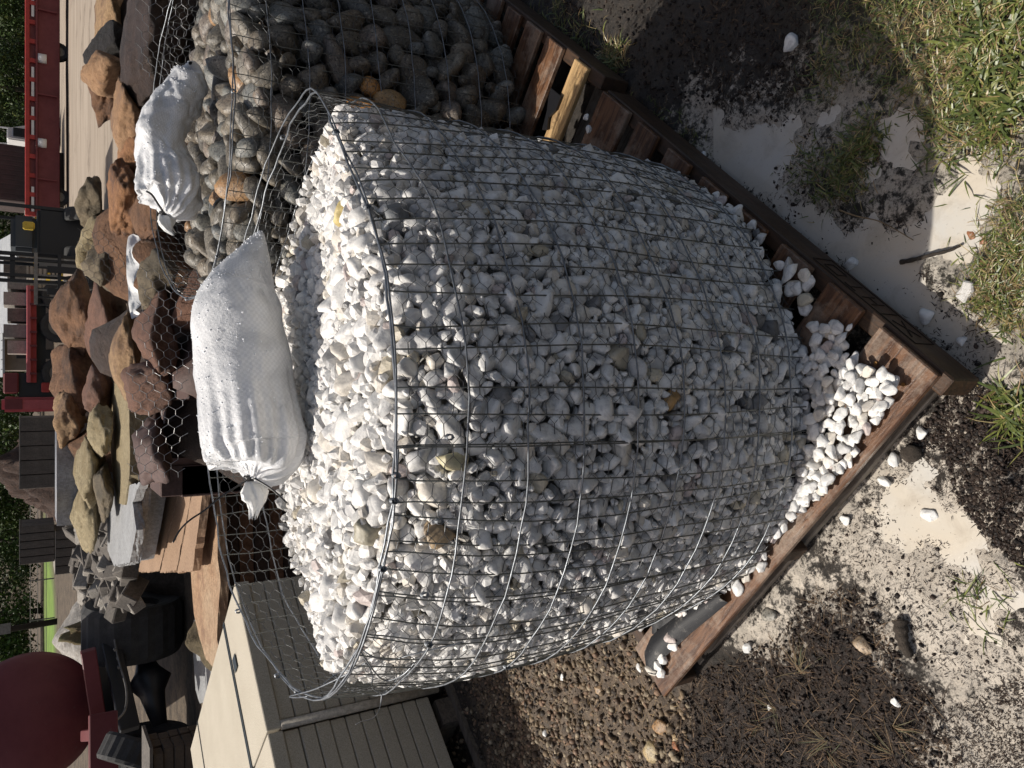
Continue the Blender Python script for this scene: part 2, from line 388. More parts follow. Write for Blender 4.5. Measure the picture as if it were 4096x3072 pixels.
def join_rocks(name, items, bases, m, parent=None, origin=Vector((0, 0, 0)), smooth=True):
    """items: (pos, radius, quat, base index, tint); one mesh"""
    Vs, Fs, Cs, off = [], [], [], 0
    for k, (BV, BF) in enumerate(bases):
        it = [i for i in items if i[3] == k]
        if not it: continue
        R = np.array([np.array(i[2].to_matrix()) for i in it]); s = np.array([i[1] for i in it]); p = np.array([list(i[0]-origin) for i in it])
        V = np.einsum('nij,vj->nvi', R, BV)*s[:, None, None]+p[:, None, :]
        n, v = len(it), len(BV)
        Vs.append(V.reshape(-1, 3)); Fs.append((BF[None]+(np.arange(n)*v)[:, None, None]+off).reshape(-1, 3)); off += n*v
        Cs.append(np.repeat(np.array([i[4] for i in it]), v, axis=0))
    me = mesh_np(name, np.concatenate(Vs), np.concatenate(Fs), smooth, np.concatenate(Cs))
    o = link(name, me, m, parent); tag(o, kind='stuff'); return o
ANG = [rock(100+i, 2, 8+i % 5, 26+6*(i % 3), (1, .86-.05*(i % 3), .74-.07*(i % 4))) for i in range(14)]
ANGL = [rock(100+i, 1, 8+i % 5, 20, (1, .86-.05*(i % 3), .74-.07*(i % 4))) for i in range(14)]
RND = [rock(300+i, 3, 9, 4.2, (1, .84-.05*(i % 3), .70-.06*(i % 3))) for i in range(8)]
RNDL = [rock(300+i, 2, 9, 4.2, (1, .84-.05*(i % 3), .70-.06*(i % 3))) for i in range(8)]
def dart(sizes, sampler, rg, fac=.84, tries=14, cell=.035):
    grid = {}; out = []
    for s in sorted(sizes, reverse=True):
        reach = int(math.ceil((s+sizes_max(sizes))*fac/cell)) if False else None
        for _ in range(tries):
            smp = sampler(s)
            if smp is None: continue
            p, n = smp; key = (int(p.x//cell), int(p.y//cell), int(p.z//cell)); ok = True
            R = 2 if s > .016 else 1
            for a in range(-R, R+1):
                for b in range(-R, R+1):
                    for c in range(-R, R+1):
                        for (q, t) in grid.get((key[0]+a, key[1]+b, key[2]+c), ()):
                            if (p-q).length_squared < (fac*(s+t))**2: ok = False; break
                        if not ok: break
                    if not ok: break
                if not ok: break
            if ok:
                grid.setdefault(key, []).append((p, s)); out.append((p, n, s)); break
    return out

# ------------------------------------------------------------------ BASKETS
C1 = Vector((0, 1.55, .14))
TH = {  # wall radius against angle, one row per height (metres)
 1.0: [(0,.575),(24,.58),(60,.56),(90,.55),(120,.57),(145,.585),(169,.60),(190,.60),(202,.593),(223,.568),(236,.548),(254,.538),(267,.524),(287,.527),(302,.497),(315,.497),(327,.508),(340,.54),(349,.57)],
 .9: [(0,.57),(60,.56),(90,.555),(120,.575),(150,.59),(180,.605),(202,.61),(215,.592),(223,.60),(228,.591),(239,.579),(252,.565),(266,.554),(279,.551),(293,.53),(306,.52),(314,.517),(325,.522),(337,.547),(349,.567)],
 .8: [(0,.565),(60,.56),(90,.55),(120,.57),(150,.59),(180,.605),(200,.617),(214,.614),(224,.603),(240,.594),(252,.585),(265,.569),(277,.56),(293,.543),(307,.533),(317,.526),(330,.539),(342,.555)],
 .6: [(0,.565),(60,.57),(90,.56),(120,.575),(150,.595),(180,.605),(205,.612),(221,.615),(232,.617),(245,.613),(251,.606),(264,.591),(273,.584),(284,.572),(294,.564),(311,.547),(335,.55)],
 .4: [(0,.56),(60,.57),(90,.56),(120,.575),(150,.585),(180,.595),(205,.602),(227,.607),(245,.61),(250,.61),(267,.596),(275,.586),(284,.572),(297,.556),(320,.55),(340,.553)],
 .2: [(0,.55),(60,.56),(90,.56),(120,.57),(150,.575),(180,.58),(205,.585),(236,.595),(244,.597),(271,.578),(278,.577),(290,.561),(300,.553),(320,.545),(340,.55)]}
_tz = sorted(TH); _ta = np.arange(0, 360, 3.0)
_tab = np.array([np.interp(_ta, [a for a, r in TH[zz]], [r for a, r in TH[zz]], period=360) for zz in _tz])
for i in range(len(_tz)): _tab[i] = (_tab[i]+np.roll(_tab[i], 1)+np.roll(_tab[i], -1))/3
def R1(th, zz):
    col = [np.interp(th, _ta, _tab[i], period=360) for i in range(len(_tz))]
    r = float(np.interp(zz, _tz, col)); a = math.radians(th)
    return r+.011*mnoise.noise(Vector((math.cos(a)*2.6, math.sin(a)*2.6, zz*3.2)))
def rimz1(th):
    return float(np.interp(th % 360, [0, 20, 45, 65, 90, 120, 150, 170, 190, 215, 330, 345], [.965, .955, .96, 1.0, 1.05, 1.05, 1.035, 1.01, 1.0, 1.0, 1.0, .985], period=360))
def wp1(th, zz, dr=0.0):
    a = math.radians(th); r = R1(th % 360, zz)+dr; return Vector((math.cos(a)*r, 1.55+math.sin(a)*r, zz))
C2 = Vector((.83, 2.6, .14))
def R2(th, zz):
    b = .545+.012*math.cos(math.radians(3*th+40))+.01*math.cos(math.radians(2*th))
    b += .075*math.exp(-((zz-.18)/.30)**2)*max(0, math.cos(math.radians(th-248)))
    return b+.03*math.sin(PI*min(max((zz-.1)/.75, 0), 1))+(.01 if zz > .9 else 0)
def rimz2(th): return float(np.interp(th % 360, [0, 60, 120, 170, 200, 240, 300, 340], [1.0, 1.05, 1.05, 1.01, .99, .99, 1.0, .99], period=360))
def wp2(th, zz, dr=0.0):
    a = math.radians(th); r = R2(th % 360, zz)+dr; return Vector((C2.x+math.cos(a)*r, C2.y+math.sin(a)*r, zz))
def tubes_np(name, segs, rad, sides, m, parent, kind='stuff'):
    A = np.array([list(s[0]) for s in segs], float); B = np.array([list(s[1]) for s in segs], float)
    R = np.array([rad*(s[2] if len(s) > 2 else 1) for s in segs])
    T = B-A; L = np.linalg.norm(T, axis=1)[:, None]; T = T/np.maximum(L, 1e-9)
    ref = np.where(np.abs(T[:, 2:3]) > .9, np.array([[1., 0, 0]]), np.array([[0, 0, 1.]]))
    U = np.cross(T, ref); U /= np.linalg.norm(U, axis=1)[:, None]; W_ = np.cross(T, U)
    n = len(segs); V = np.zeros((n, 2, sides, 3))
    for j in range(sides):
        w = 2*PI*j/sides; o = (U*math.cos(w)+W_*math.sin(w))*R[:, None]; V[:, 0, j] = A+o; V[:, 1, j] = B+o
    F = []
    for j in range(sides): F.append([j, (j+1) % sides, sides+(j+1) % sides, sides+j])
    F = (np.array(F)[None]+(np.arange(n)*2*sides)[:, None, None]).reshape(-1, 4)
    o = link(name, mesh_np(name, V.reshape(-1, 3), F, True), m, parent)
    if kind: tag(o, kind=kind)
    return o
def basket(C, wp, rimz, label, seed, nv, circ, double=None):
    z_ring = .0065
    rg = random.Random(seed); root = thing('wire_basket', C, label, 'wire basket')
    def T(p): return p-C
    # rim
    pts = [T(wp(t+rg.uniform(-.4, .4), rimz(t)+rg.uniform(-.002, .002)+.009*mnoise.noise(Vector((t/17, 0, seed))), .001+.006*mnoise.noise(Vector((t/13, 5, seed))))) for t in range(0, 361, 4)]; pts[-1] = pts[0]
    MB().tube(pts, .0021, 6, False).build('rim_wire', M_WIRE, root, True)
    for k in range(9):
        z0 = .2+.1*k-.0
        pts = [T(wp(t, z0+(rimz(t)-1.0)*(z0/1.0)*.6+rg.uniform(-.0015, .0015)+.006*mnoise.noise(Vector((t/22, k*3.1, seed))), z_ring+rg.uniform(-.0012, .0012))) for t in range(0, 361, 4)]; pts[-1] = pts[0]
        MB().tube(pts, .0017, 6, False).build('ring_wire', M_WIRE, root, True)
    bend = [rg.uniform(-.7, .7) for _ in range(nv)]
    zs = [.15, .22, .3, .38, .46, .54, .62, .7, .78, .86, .93, .97]
    for i in range(nv):
        t0 = 360*i/nv+bend[i]; top = rimz(t0)
        pts = [T(wp(t0+(math.sin(zz*5+i)*.25+1.1*mnoise.noise(Vector((i*.7, zz*2.2, seed)))), zz, .0035)) for zz in zs if zz < top-.02]+[T(wp(t0, top, .003))]
        MB().tube(pts, .0013, 5, False).build('upright_wire', M_WIRU, root, True)
    if double:
        a0, a1 = double; n2 = int((a1-a0)/360*nv*.6)
        for i in range(n2):
            t0 = a0+(a1-a0)*(i+.5)/n2; d = rg.uniform(-.5, .5)
            pts = [T(wp(t0+.7+d*(1.0-zz)*2.2, zz, .0055)) for zz in zs]+[T(wp(t0+.4, rimz(t0), .005))]
            MB().tube(pts, .0013, 5, False).build('upright_wire', M_WIRU, root, True)
        pts = [T(wp(t, rimz(t)-.003, .006)) for t in np.arange(a0, a1, 4)]
        MB().tube(pts, .0021, 6, False).build('rim_wire', M_WIRE, root, True)
    # hexagonal netting inside the welded mesh
    du = .063; dv = .0255; nu = int(round(circ/du)); hs = []; rnd = random.Random(seed+5)
    def node(u, v):
        j = mnoise.noise(Vector((u*.9, v*.9, seed)))*.006; j2 = mnoise.noise(Vector((u*.8+9, v*.8, seed)))*.005
        th = u/nu*360; zz = .15+v*dv+j; zt = rimz(th)-.012
        if zz > zt: zz = zt
        return T(wp(th+j2*60, zz, -.003+mnoise.noise(Vector((u*2, v*2, seed+3)))*.003))
    nvv = int(.93/dv)
    for a in range(nu):
        for b in range(nvv):
            th = a/nu*360
            if .15+b*dv > rimz(th)-.01: continue
            A0 = node(a, b); A1 = node(a+.286, b); B0 = node(a+.5, b+.5); B1 = node(a+.786, b+.5); Bm0 = node(a+.5, b-.5)
            C0 = node(a+1, b); C1_ = node(a+1, b+1)
            hs += [(A0, A1, 1.7), (B0, B1, 1.7), (A1, B0), (A1, Bm0), (B1, C0), (B1, C1_)]
    tubes_np('chicken_wire', hs, .00050, 4, M_HEX, root)
    return root
def tie(parent, p, s=.006, seed=0):
    r = random.Random(seed); pts = []
    for i in range(26):
        w = i*1.15; pts.append(p-parent.location+Vector((math.cos(w)*s*.8, (i/26-.5)*s*1.6+math.sin(w)*s*.3, math.sin(w)*s)))
    MB().tube(pts, .0011, 5).build('wire_tie', M_WIRE, parent, True)
b1 = basket(C1, wp1, rimz1, 'round galvanised wire basket with doubled overlapping mesh, holding white marble chips', 3, 72, 3.6, (196, 264))
for i, (th, zz) in enumerate([(303, 1.0), (327, 1.0), (256, .998), (252, .998), (262, .925), (249, .93), (240, .998), (236, .93), (232, .86), (226, .9), (186, 1.0), (176, 1.01), (152, 1.035), (18, .96), (214, .7)]):
    tie(b1, wp1(th, zz, .006), .0055, i)
def loose(parent, pix, r=.0013):
    pts = [at(x, y, Y)-parent.location for x, y, Y in pix]
    out = []
    for i in range(len(pts)-1):
        p0 = pts[max(i-1, 0)]; p1 = pts[i]; p2 = pts[i+1]; p3 = pts[min(i+2, len(pts)-1)]
        for k in range(5):
            t = k/5; out.append(.5*((2*p1)+(p2-p0)*t+(2*p0-5*p1+4*p2-p3)*t*t+(3*p1-p0-3*p2+p3)*t**3))
    out.append(pts[-1]); MB().tube(out, r, 6).build('loose_wire', M_WIRE, parent, True)
loose(b1, [(1440,2590,1.17),(1490,2625,1.16),(1560,2640,1.18),(1640,2620,1.15),(1760,2590,1.12),(1850,2570,1.1)])
loose(b1, [(1440,2600,1.17),(1500,2690,1.2),(1545,2722,1.24),(1610,2700,1.2),(1660,2650,1.17)])
loose(b1, [(1295,2735,1.3),(1350,2695,1.3),(1430,2670,1.25),(1465,2655,1.22),(1490,2700,1.24),(1490,2750,1.27),(1530,2772,1.3),(1570,2740,1.28),(1610,2690,1.22)])
loose(b1, [(1527,2775,1.28),(1522,2820,1.28),(1511,2850,1.27),(1490,2874,1.25),(1450,2885,1.23),(1425,2897,1.22)], .001)
loose(b1, [(1230,2785,1.4),(1190,2790,1.45),(1160,2785,1.5),(1250,2760,1.38),(1330,2725,1.3),(1400,2690,1.25)], .0014)
b2 = basket(C2, wp2, rimz2, 'round galvanised wire basket of grey river cobbles, its far side open above the fill', 7, 70, 3.5)
for i, th in enumerate([215, 262, 290, 175]): tie(b2, wp2(th, rimz2(th), .006), .006, 50+i)

# ------------------------------------------------------------------ STONE FILLS
def ztop1(x, y):
    d = min(max((y-1.22)/.5, 0), 1); d = d*d*(3-2*d)
    zt = .984-.092*d
    zt += .03*math.exp(-((x+.45)**2+(y-1.4)**2)/.03)
    zt += .03*math.exp(-((x+.15)**2+(y-1.30)**2)/.06)-.02*math.exp(-((x-.3)**2+(y-1.75)**2)/.04)
    return zt+.012*mnoise.noise(Vector((x*7, y*7, 2)))
def ztop2(x, y):
    return .95+.03*mnoise.noise(Vector((x*4, y*4, 9)))-.04*math.exp(-((x-.83)**2+(y-2.7)**2)/.08)
def fill_sampler(rg, C, Rf, zt, inset, k=.72, shoulder=.062):
    def f(s):
        if rg.rand() < .72:
            th = rg.rand()*360; zz = .155+rg.rand()*.86; a = math.radians(th)
            r = Rf(th, min(zz, 1.0))-.004-s*k-inset-shoulder*max(0, (zz-.85)/.15)**1.3; p = Vector((C.x+math.cos(a)*r, C.y+math.sin(a)*r, zz))
            if zz > zt(p.x, p.y)-s*.4-inset: return None
            return p, Vector((math.cos(a), math.sin(a), 0))
        a = rg.rand()*2*PI; RM = Rf(math.degrees(a), .95)-.004-s*.8-inset-shoulder*.55; rr = math.sqrt(rg.rand())*RM
        x, y = C.x+math.cos(a)*rr, C.y+math.sin(a)*rr
        return Vector((x, y, zt(x, y)-s*.45-inset-.022*max(0, 1-(RM-rr)/.05))), Vector((0, 0, 1))
    return f
def white_tint(rg):
    u = rg.rand()
    if u < .72: b = rg.uniform(.68, .88); c = (b, b*.98, b*.94)
    elif u < .86: b = rg.uniform(.50, .70); c = (b, b*.99, b*.97)
    elif u < .935: b = rg.uniform(.62, .76); c = (b, b*.93, b*.82)
    elif u < .96: b = rg.uniform(.5, .65); c = (b, b*.86, b*.81)
    elif u < .98: b = rg.uniform(.45, .6); c = (b, b*.90, b*.70)
    else: b = rg.uniform(.12, .32); c = (b, b*.99, b*.98)
    return np.array(c)
def vis_score(p, n, s):
    v = Vector((0, 0, HC))-p
    if n.dot(v) < 0.02: return 0
    dd = depth(p)
    if dd <= 0: return 0
    X = p.x/dd*FPX; Y = (-p.y*SP-(p.z-HC)*CP)/dd*FPX
    if abs(X) > 1536 or abs(Y) > 2048: return 0
    return s/dd*(.5+.5*n.dot(v.normalized()))
rg = np.random.RandomState(5)
sz = np.clip(np.exp(rg.normal(math.log(.0100), .38, 17000)), .0048, .025)
big = rg.uniform(.020, .029, 60)
outer = dart(list(sz)+list(big), fill_sampler(rg, C1, R1, ztop1, 0.0), rg, .74, 6, .026)
sz2 = np.clip(np.exp(rg.normal(math.log(.0125), .2, 5600)), .008, .022)
inner = dart(list(sz2), fill_sampler(rg, C1, R1, ztop1, .010), rg, .78, 5, .026)
fill = thing('marble_fill', C1, 'heap of wet white marble chips filling the nearest wire basket', 'stone heap')
items = [(p, s*1.1, randrot(rg), rg.randint(14), white_tint(rg), n) for p, n, s in outer]
# singular stones seen in the picture: olive-yellow, black veined, yellow, ochre, pink
def near_item(pt): return min(range(len(items)), key=lambda i: (items[i][0]-pt).length)
SPEC = [(at(1400, 860, 1.32), .027, (.62, .50, .22), 'yellowish translucent marble chip near the rim'), (wp1(303, .93, -.02), .027, (.22, .23, .24), 'grey and black veined stone behind the mesh'),
        (wp1(257, .91, -.02), .024, (.58, .52, .33), 'pale olive stone just below the rim'), (wp1(246, .93, -.02), .024, (.45, .33, .2), 'brown crusty stone just below the rim'),
        (at(1510, 2100, 1.16), .022, (.36, .33, .25), 'olive brown stone on top beside the rim'), (wp1(268, .505, -.01), .019, (.5, .30, .12), 'ochre stone low in the heap')]
order = sorted(range(len(items)), key=lambda i: -vis_score(items[i][0], items[i][5], items[i][1]))
spec_i = {}
for pt, s, c, lb in SPEC:
    i = near_item(pt); items[i] = (items[i][0], s, items[i][2], items[i][3], np.array(c), items[i][5]); spec_i[i] = lb
chosen = list(spec_i)+[i for i in order if i not in spec_i][:300-len(spec_i)]; cs = set(chosen)
AME = [mesh_np('stone', V, F) for V, F in [rock(100+i, 3, 8+i % 5, 40, (1, .86-.05*(i % 3), .74-.07*(i % 4)), .05) for i in range(14)]]
for me in AME: me.materials.append(M_ST_O)
for i in chosen:
    p, s, q, k, c, n = items[i]
    o = link('stone', AME[k], None, fill, p-C1, q, (s, s, s), tuple(c))
    if i in spec_i: o['label'] = spec_i[i]
rest = [items[i][:5] for i in range(len(items)) if i not in cs]
ro = sorted(rest, key=lambda t: -vis_score(t[0], (t[0]-Vector((0, 1.55, t[0].z))).normalized()+Vector((0, 0, .3 if t[0].z > .86 else 0)), t[1]))
join_rocks('stone_mass', ro[:3600], ANG, M_ST_A, fill, C1, False)
join_rocks('small_stone_mass', ro[3600:]+[(p, s*1.15, randrot(rg), rg.randint(14), white_tint(rg)*.9) for p, n, s in inner], ANGL, M_ST_A, fill, C1, False)
def core(C, Rf, zt, m, parent, ins):
    V = []; F = []; K = 60; zs = [.15, .3, .45, .6, .75, .85]
    for zz in zs:
        for j in range(K):
            th = j*360/K; a = math.radians(th); r = Rf(th, zz)-ins; V.append((math.cos(a)*r, math.sin(a)*r, min(zz, .84)-.14))
    for j in range(K):
        th = j*360/K; a = math.radians(th); r = (Rf(th, .9)-ins)*.6; V.append((math.cos(a)*r, math.sin(a)*r, zt(C.x+math.cos(a)*r, C.y+math.sin(a)*r)-ins-.14))
    V.append((0, 0, zt(C.x, C.y)-ins-.14))
    for i in range(len(zs)):
        for j in range(K): F.append([i*K+j, i*K+(j+1) % K, (i+1)*K+(j+1) % K, (i+1)*K+j])
    for j in range(K): F.append([len(zs)*K+j, len(zs)*K+(j+1) % K, len(V)-1, len(V)-1])
    me = bpy.data.meshes.new('core'); me.from_pydata(V, [], [f if f[2] != f[3] else f[:3] for f in F]); link('hidden_core', me, m, parent)
M_CORE = m_basic('stone_dust', (.55, .54, .51), (.42, .41, .38), 40, .7)
core(C1, R1, ztop1, M_CORE, fill, .046)
# cobbles
def cob_tint(rg):
    u = rg.rand()
    if u < .55: b = rg.uniform(.085, .18); c = (b, b*.92, b*.78)
    elif u < .75: b = rg.uniform(.13, .2); c = (b*.95, b, b*.98)
    elif u < .88: b = rg.uniform(.12, .20); c = (b, b*.88, b*.72)
    elif u < .915: c = (.34, .21, .11)
    else: c = (.17, .145, .125)
    return np.array(c)
rg2 = np.random.RandomState(11)
cz = list(np.clip(np.exp(rg2.normal(math.log(.032), .27, 2800)), .018, .055))
def dart_big(sizes, sampler, fac, tries, N):
    out = []
    for s in sorted(sizes, reverse=True):
        for _ in range(tries):
            q = sampler(s)
            if q is None: continue
            p, n = q
            if all((p-a).length_squared > (fac*(s+t))**2 for a, _, t in out): out.append((p, n, s)); break
        if len(out) >= N: break
    return out
cob = dart_big(cz, fill_sampler(rg2, C2, R2, ztop2, 0, .78), .74, 7, 1000)
cfill = thing('cobble_fill', C2, 'heap of wet speckled river cobbles filling the basket behind the white stones', 'cobble heap')
RME = [mesh_np('cobble', V, F) for V, F in RND]
for me in RME: me.materials.append(M_CB_O)
cit = [(p, s*1.12, randrot(rg2), rg2.randint(8), cob_tint(rg2), n) for p, n, s in cob]
# the two orange cobbles seen low in the shade
for pt, s, cc in ((wp2(262, .63, -.04), .075, (.42, .20, .06)), (wp2(263, .55, -.04), .07, (.36, .24, .12)), (wp2(272, .6, -.04), .045, (.5, .26, .09))):
    i = min(range(len(cit)), key=lambda k: (cit[k][0]-pt).length); cit[i] = (cit[i][0], s, cit[i][2], cit[i][3], np.array(cc), cit[i][5])
od = sorted(range(len(cit)), key=lambda i: -vis_score(cit[i][0], cit[i][5], cit[i][1])); vis = set(od[:300])
for i in od[:300]:
    p, s, q, k, c, n = cit[i]; link('cobble', RME[k], None, cfill, p-C2, q, (s, s, s), tuple(c))
cin = dart_big(list(rg2.uniform(.035, .05, 700)), fill_sampler(rg2, C2, R2, ztop2, .06, .78), .8, 5, 400)
join_rocks('cobble_mass', [cit[i][:5] for i in od[300:]]+[(p, s*1.1, randrot(rg2), rg2.randint(8), cob_tint(rg2)) for p, n, s in cin], RNDL, M_CB_A, cfill, C2)
core(C2, R2, ztop2, m_basic('dark_core', (.03, .028, .025), (.05, .045, .04), 20), cfill, .13)  # near-black inner body, keeps the gaps between cobbles dark

# ------------------------------------------------------------------ PALLETS
def pallet(P0, ang, label, lead=None, boards=None, La=1.03, Lb=1.19, mats=None):
    """local X runs along the stringers, local Y along the deck boards; origin at the near corner"""
    root = thing('wooden_pallet', (P0[0], P0[1], 0), label, 'pallet', rotz=ang); T = .016; ZT = .13
    MD, MS_, ML = mats or (M_DECK, M_STRG, M_LOWB)
    bs = boards or [(0, .14), (.185, .095), (.33, .095), (.475, .095), (.62, .095), (.765, .095), (.91, .095), (1.05, .14)]
    for i, (b, w) in enumerate(bs):
        r = random.Random(i+7)
        link('deck_board', MB().box(0, w, 0, La, -T, 0).mesh('deck_board', False, .0025), lead if (lead and i == 0) else MD, root, (b, r.uniform(-.004, .004), ZT+r.uniform(-.0015, .0015)), (0, 0, r.uniform(-.006, .006)))
    for a in (-.008, La/2-.019, La-.042):
        link('stringer', MB().box(-.020 if a < 0 else .012, Lb+.004, 0, .038, 0, .089).mesh('stringer', False, .003), MS_, root, (0, a, .0245))
    for b, w in ((.026, .10), (.5, .1), (1.09, .1)):
        link('bottom_board', MB().box(0, w, .03, La-.06, 0, .016).mesh('bottom_board', False, .002), ML, root, (b, 0, .0075))
    return root
A0 = un(3748, 1503, .13); ANGP = math.radians(49.3)
pal1 = pallet(A0, ANGP, 'wet brown wooden pallet under the basket of white marble chips')
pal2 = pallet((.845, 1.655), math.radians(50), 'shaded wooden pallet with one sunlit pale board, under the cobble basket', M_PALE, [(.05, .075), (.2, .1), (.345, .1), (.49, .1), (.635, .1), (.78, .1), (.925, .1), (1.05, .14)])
def pw(b, a, z=0.0):   # point on pallet 1
    return Vector((A0.x+math.cos(ANGP)*b-math.sin(ANGP)*a, A0.y+math.sin(ANGP)*b+math.cos(ANGP)*a, z))
# heat-treatment stamp burnt into the outer stringer: a frame with bars and a small framed mark, and knots
M_BURN = NT('burnt_mark').out((.02, .012, .008), .7)
st = MB(); yy = -.0092
def sline(x0, z0, x1, z1, w=.0016):
    d = Vector((x1-x0, 0, z1-z0)); L = d.length; a = math.atan2(d.z, d.x)
    M = Matrix.Translation((x0, yy, .0245+z0)) @ Matrix.Rotation(-a, 4, 'Y'); st.box(0, L, -.0006, .001, -w/2, w/2, M)
for a in ((.08, .015, .08, .075), (.08, .075, .36, .075), (.36, .075, .36, .015), (.36, .015, .08, .015), (.17, .015, .17, .075), (.1, .03, .15, .06), (.1, .06, .15, .03),
          (.2, .025, .2, .065), (.2, .045, .225, .045), (.225, .025, .225, .065), (.245, .065, .275, .065), (.26, .065, .26, .025), (.3, .03, .34, .03), (.3, .03, .3, .06), (.34, .03, .34, .06), (.3, .06, .34, .06)): sline(*a)
o = st.build('stamp', M_BURN, pal1)
# nail heads on the near board
M_RUST = NT('rusty_nail').out((.25, .13, .04), .5, None, .6)
for b, a in ((.035, .05), (.10, .055), (.04, .52), (.1, .5)):
    mb = MB().tube([(0, 0, 0), (0, 0, .0015)], .004, 8); o = mb.build('nail_head', M_RUST, pal1); o.location = (b, a, .1305)
# black ground cloth under the stones
def cloth(pts, name='ground_cloth', lab='black woven ground cloth between the white stones and the pallet', zb=.134, amp=.004, seed=1, n=70):
    xs = [p[0] for p in pts]; ys = [p[1] for p in pts]; gx = np.linspace(min(xs), max(xs), n); gy = np.linspace(min(ys), max(ys), n)
    X, Y = np.meshgrid(gx, gy); P = np.stack([X.ravel(), Y.ravel()], 1); d = psdf(P, pts); keep = d > -.004
    zz = zb+amp*(fbm(P[:, 0], P[:, 1], .06, seed)-.5)*2+np.clip(.02-d, 0, .02)*.15
    idx = np.arange(n*n).reshape(n, n); F = np.stack([idx[:-1, :-1].ravel(), idx[:-1, 1:].ravel(), idx[1:, 1:].ravel(), idx[1:, :-1].ravel()], 1)
    F = F[keep[F].all(1)]; o = link(name, mesh_np(name, np.stack([P[:, 0], P[:, 1], zz], 1), F), M_FAB)
    md = o.modifiers.new('s', 'SOLIDIFY'); md.thickness = .0012; md.offset = 1
    return tag(o, lab, 'ground cloth')
cloth([tuple(pw(b, a)[:2]) for b, a in ((.14, .16), (.07, .20), (.05, .30), (.04, .55), (.06, .75), (.10, .92), (.22, 1.0), (.5, 1.02), (.9, 1.0), (1.05, .6), (1.0, .1), (.6, .06), (.3, .1), (.2, .18))])
fold = [un(x, y, .15) for x, y in ((2880, 2380), (2800, 2440), (2720, 2500), (2650, 2560), (2620, 2590), (2600, 2640), (2600, 2690))]
V = []; F = []
for i, p in enumerate(fold):
    w = (.02, .024, .026, .03, .03, .035, .03)[i]; t = (fold[min(i+1, 6)]-fold[max(i-1, 0)]).normalized(); s_ = Vector((t.y, -t.x, 0))
    for j in range(7):
        u = j/6; V.append(p+s_*(u-.5)*2*w+Vector((0, 0, -.012+.016*math.sin(u*PI)+.003*math.sin(i*2+j))))
for i in range(6):
    for j in range(6): F.append([i*7+j, i*7+j+1, (i+1)*7+j+1, (i+1)*7+j])
me = bpy.data.meshes.new('f'); me.from_pydata([tuple(v) for v in V], [], F); o = link('ground_cloth', me, M_FAB); me.polygons.foreach_set('use_smooth', [True]*len(me.polygons))
tag(o, 'folded strip of black cloth at the far left corner of the pallet', 'ground cloth')
for (x0, y0, x1, y1) in ((2150, 330, 2210, 520), (2170, 380, 2230, 430)):
    pass
tarp = [un(x, y, .137) for x, y in ((2205, 352), (2246, 385), (2225, 440), (2196, 470), (2190, 520), (2170, 520), (2190, 440), (2196, 390))]
o = MB().prism([(p.x, p.y) for p in tarp], .1335, .139).build('plastic_scrap', M_BLACK); tag(o, 'crumpled black plastic scrap on the sunlit pale pallet board', 'plastic scrap')

# ------------------------------------------------------------------ loose white stones
rg3 = np.random.RandomState(77)
def lone(p, s, label, cat='stone', group=None, tint=None, flat=.72, k=None, m=None, name='white_stone', bury=.25):
    k = rg3.randint(14) if k is None else k
    q = Quaternion((0, 0, 1), rg3.rand()*6.28) @ Quaternion((1, 0, 0), rg3.normal()*.35)
    o = link(name, AME[k], None, None, (p[0], p[1], p[2]+s*(.62-bury)), q, (s, s, s*flat), tuple(white_tint(rg3) if tint is None else tint)); return tag(o, label, cat, group)
def scatter(poly, sizes, label, group, zf, layers=1, fac=.86):
    P = gp(poly, .135); xs = [p[0] for p in P]; ys = [p[1] for p in P]; out = []
    for s in sorted(sizes, reverse=True):
        for _ in range(30):
            x = rg3.uniform(min(xs), max(xs)); y = rg3.uniform(min(ys), max(ys))
            if psdf(np.array([[x, y]]), P)[0] < 0: continue
            z0 = zf; hit = False
            for q, t in out:
                dd = math.hypot(x-q[0], y-q[1])
                if dd < fac*(s+t):
                    if q[2] > zf+s*1.2*(layers-1) or dd < .35*(s+t): hit = True; break
                    z0 = max(z0, q[2]+t*.55)
            if hit or z0 > zf+.04*layers: continue
            out.append(((x, y, z0), s)); break
    for q, s in out: lone(q, s, label, 'stone', group, bury=.05, tint=white_tint(rg3)*1.02)
scatter([(3270,1420),(3360,1390),(3430,1440),(3480,1455),(3560,1480),(3600,1540),(3570,1620),(3520,1680),(3460,1760),(3400,1850),(3330,1950),(3230,2020),(3180,2040),(3230,1900),(3280,1700),(3290,1550)],
        list(rg3.uniform(.006, .013, 460)), 'white pebble spilled onto the near corner of the brown pallet', 'white pebbles spilled on the near corner of the pallet', .136, 2)
scatter([(3130,1060),(3220,1070),(3260,1120),(3240,1260),(3200,1200),(3170,1150)], list(rg3.uniform(.011, .018, 14)), 'white pebble in the small cluster on the shaded pallet boards right of the basket', 'white pebbles in the small cluster on shaded boards', .133, 1)
scatter([(3260,1300),(3300,1290),(3400,1310),(3390,1370),(3330,1400),(3360,1440),(3270,1430)], list(rg3.uniform(.008, .015, 40)), 'white pebble in shade where the pebble spill starts by the mesh', 'white pebbles in shade at the start of the spill', .133, 1)
scatter([(2520,660),(2590,650),(2720,700),(2800,750),(2900,800),(3000,880),(3060,960),(3000,970),(2880,870),(2740,770),(2600,700)], list(rg3.uniform(.008, .015, 80)), 'white pebble lying on the pallet in the shade along the foot of the mesh', 'white pebbles along the shaded foot of the mesh', .133, 1)
scatter([(2560,2510),(2680,2440),(2760,2450),(2800,2420),(2860,2390),(2800,2380),(2700,2400),(2560,2460)], list(rg3.uniform(.008, .015, 44)), 'white pebble lying between the mesh and the folded black cloth', 'white pebbles beside the folded black cloth', .136, 1)
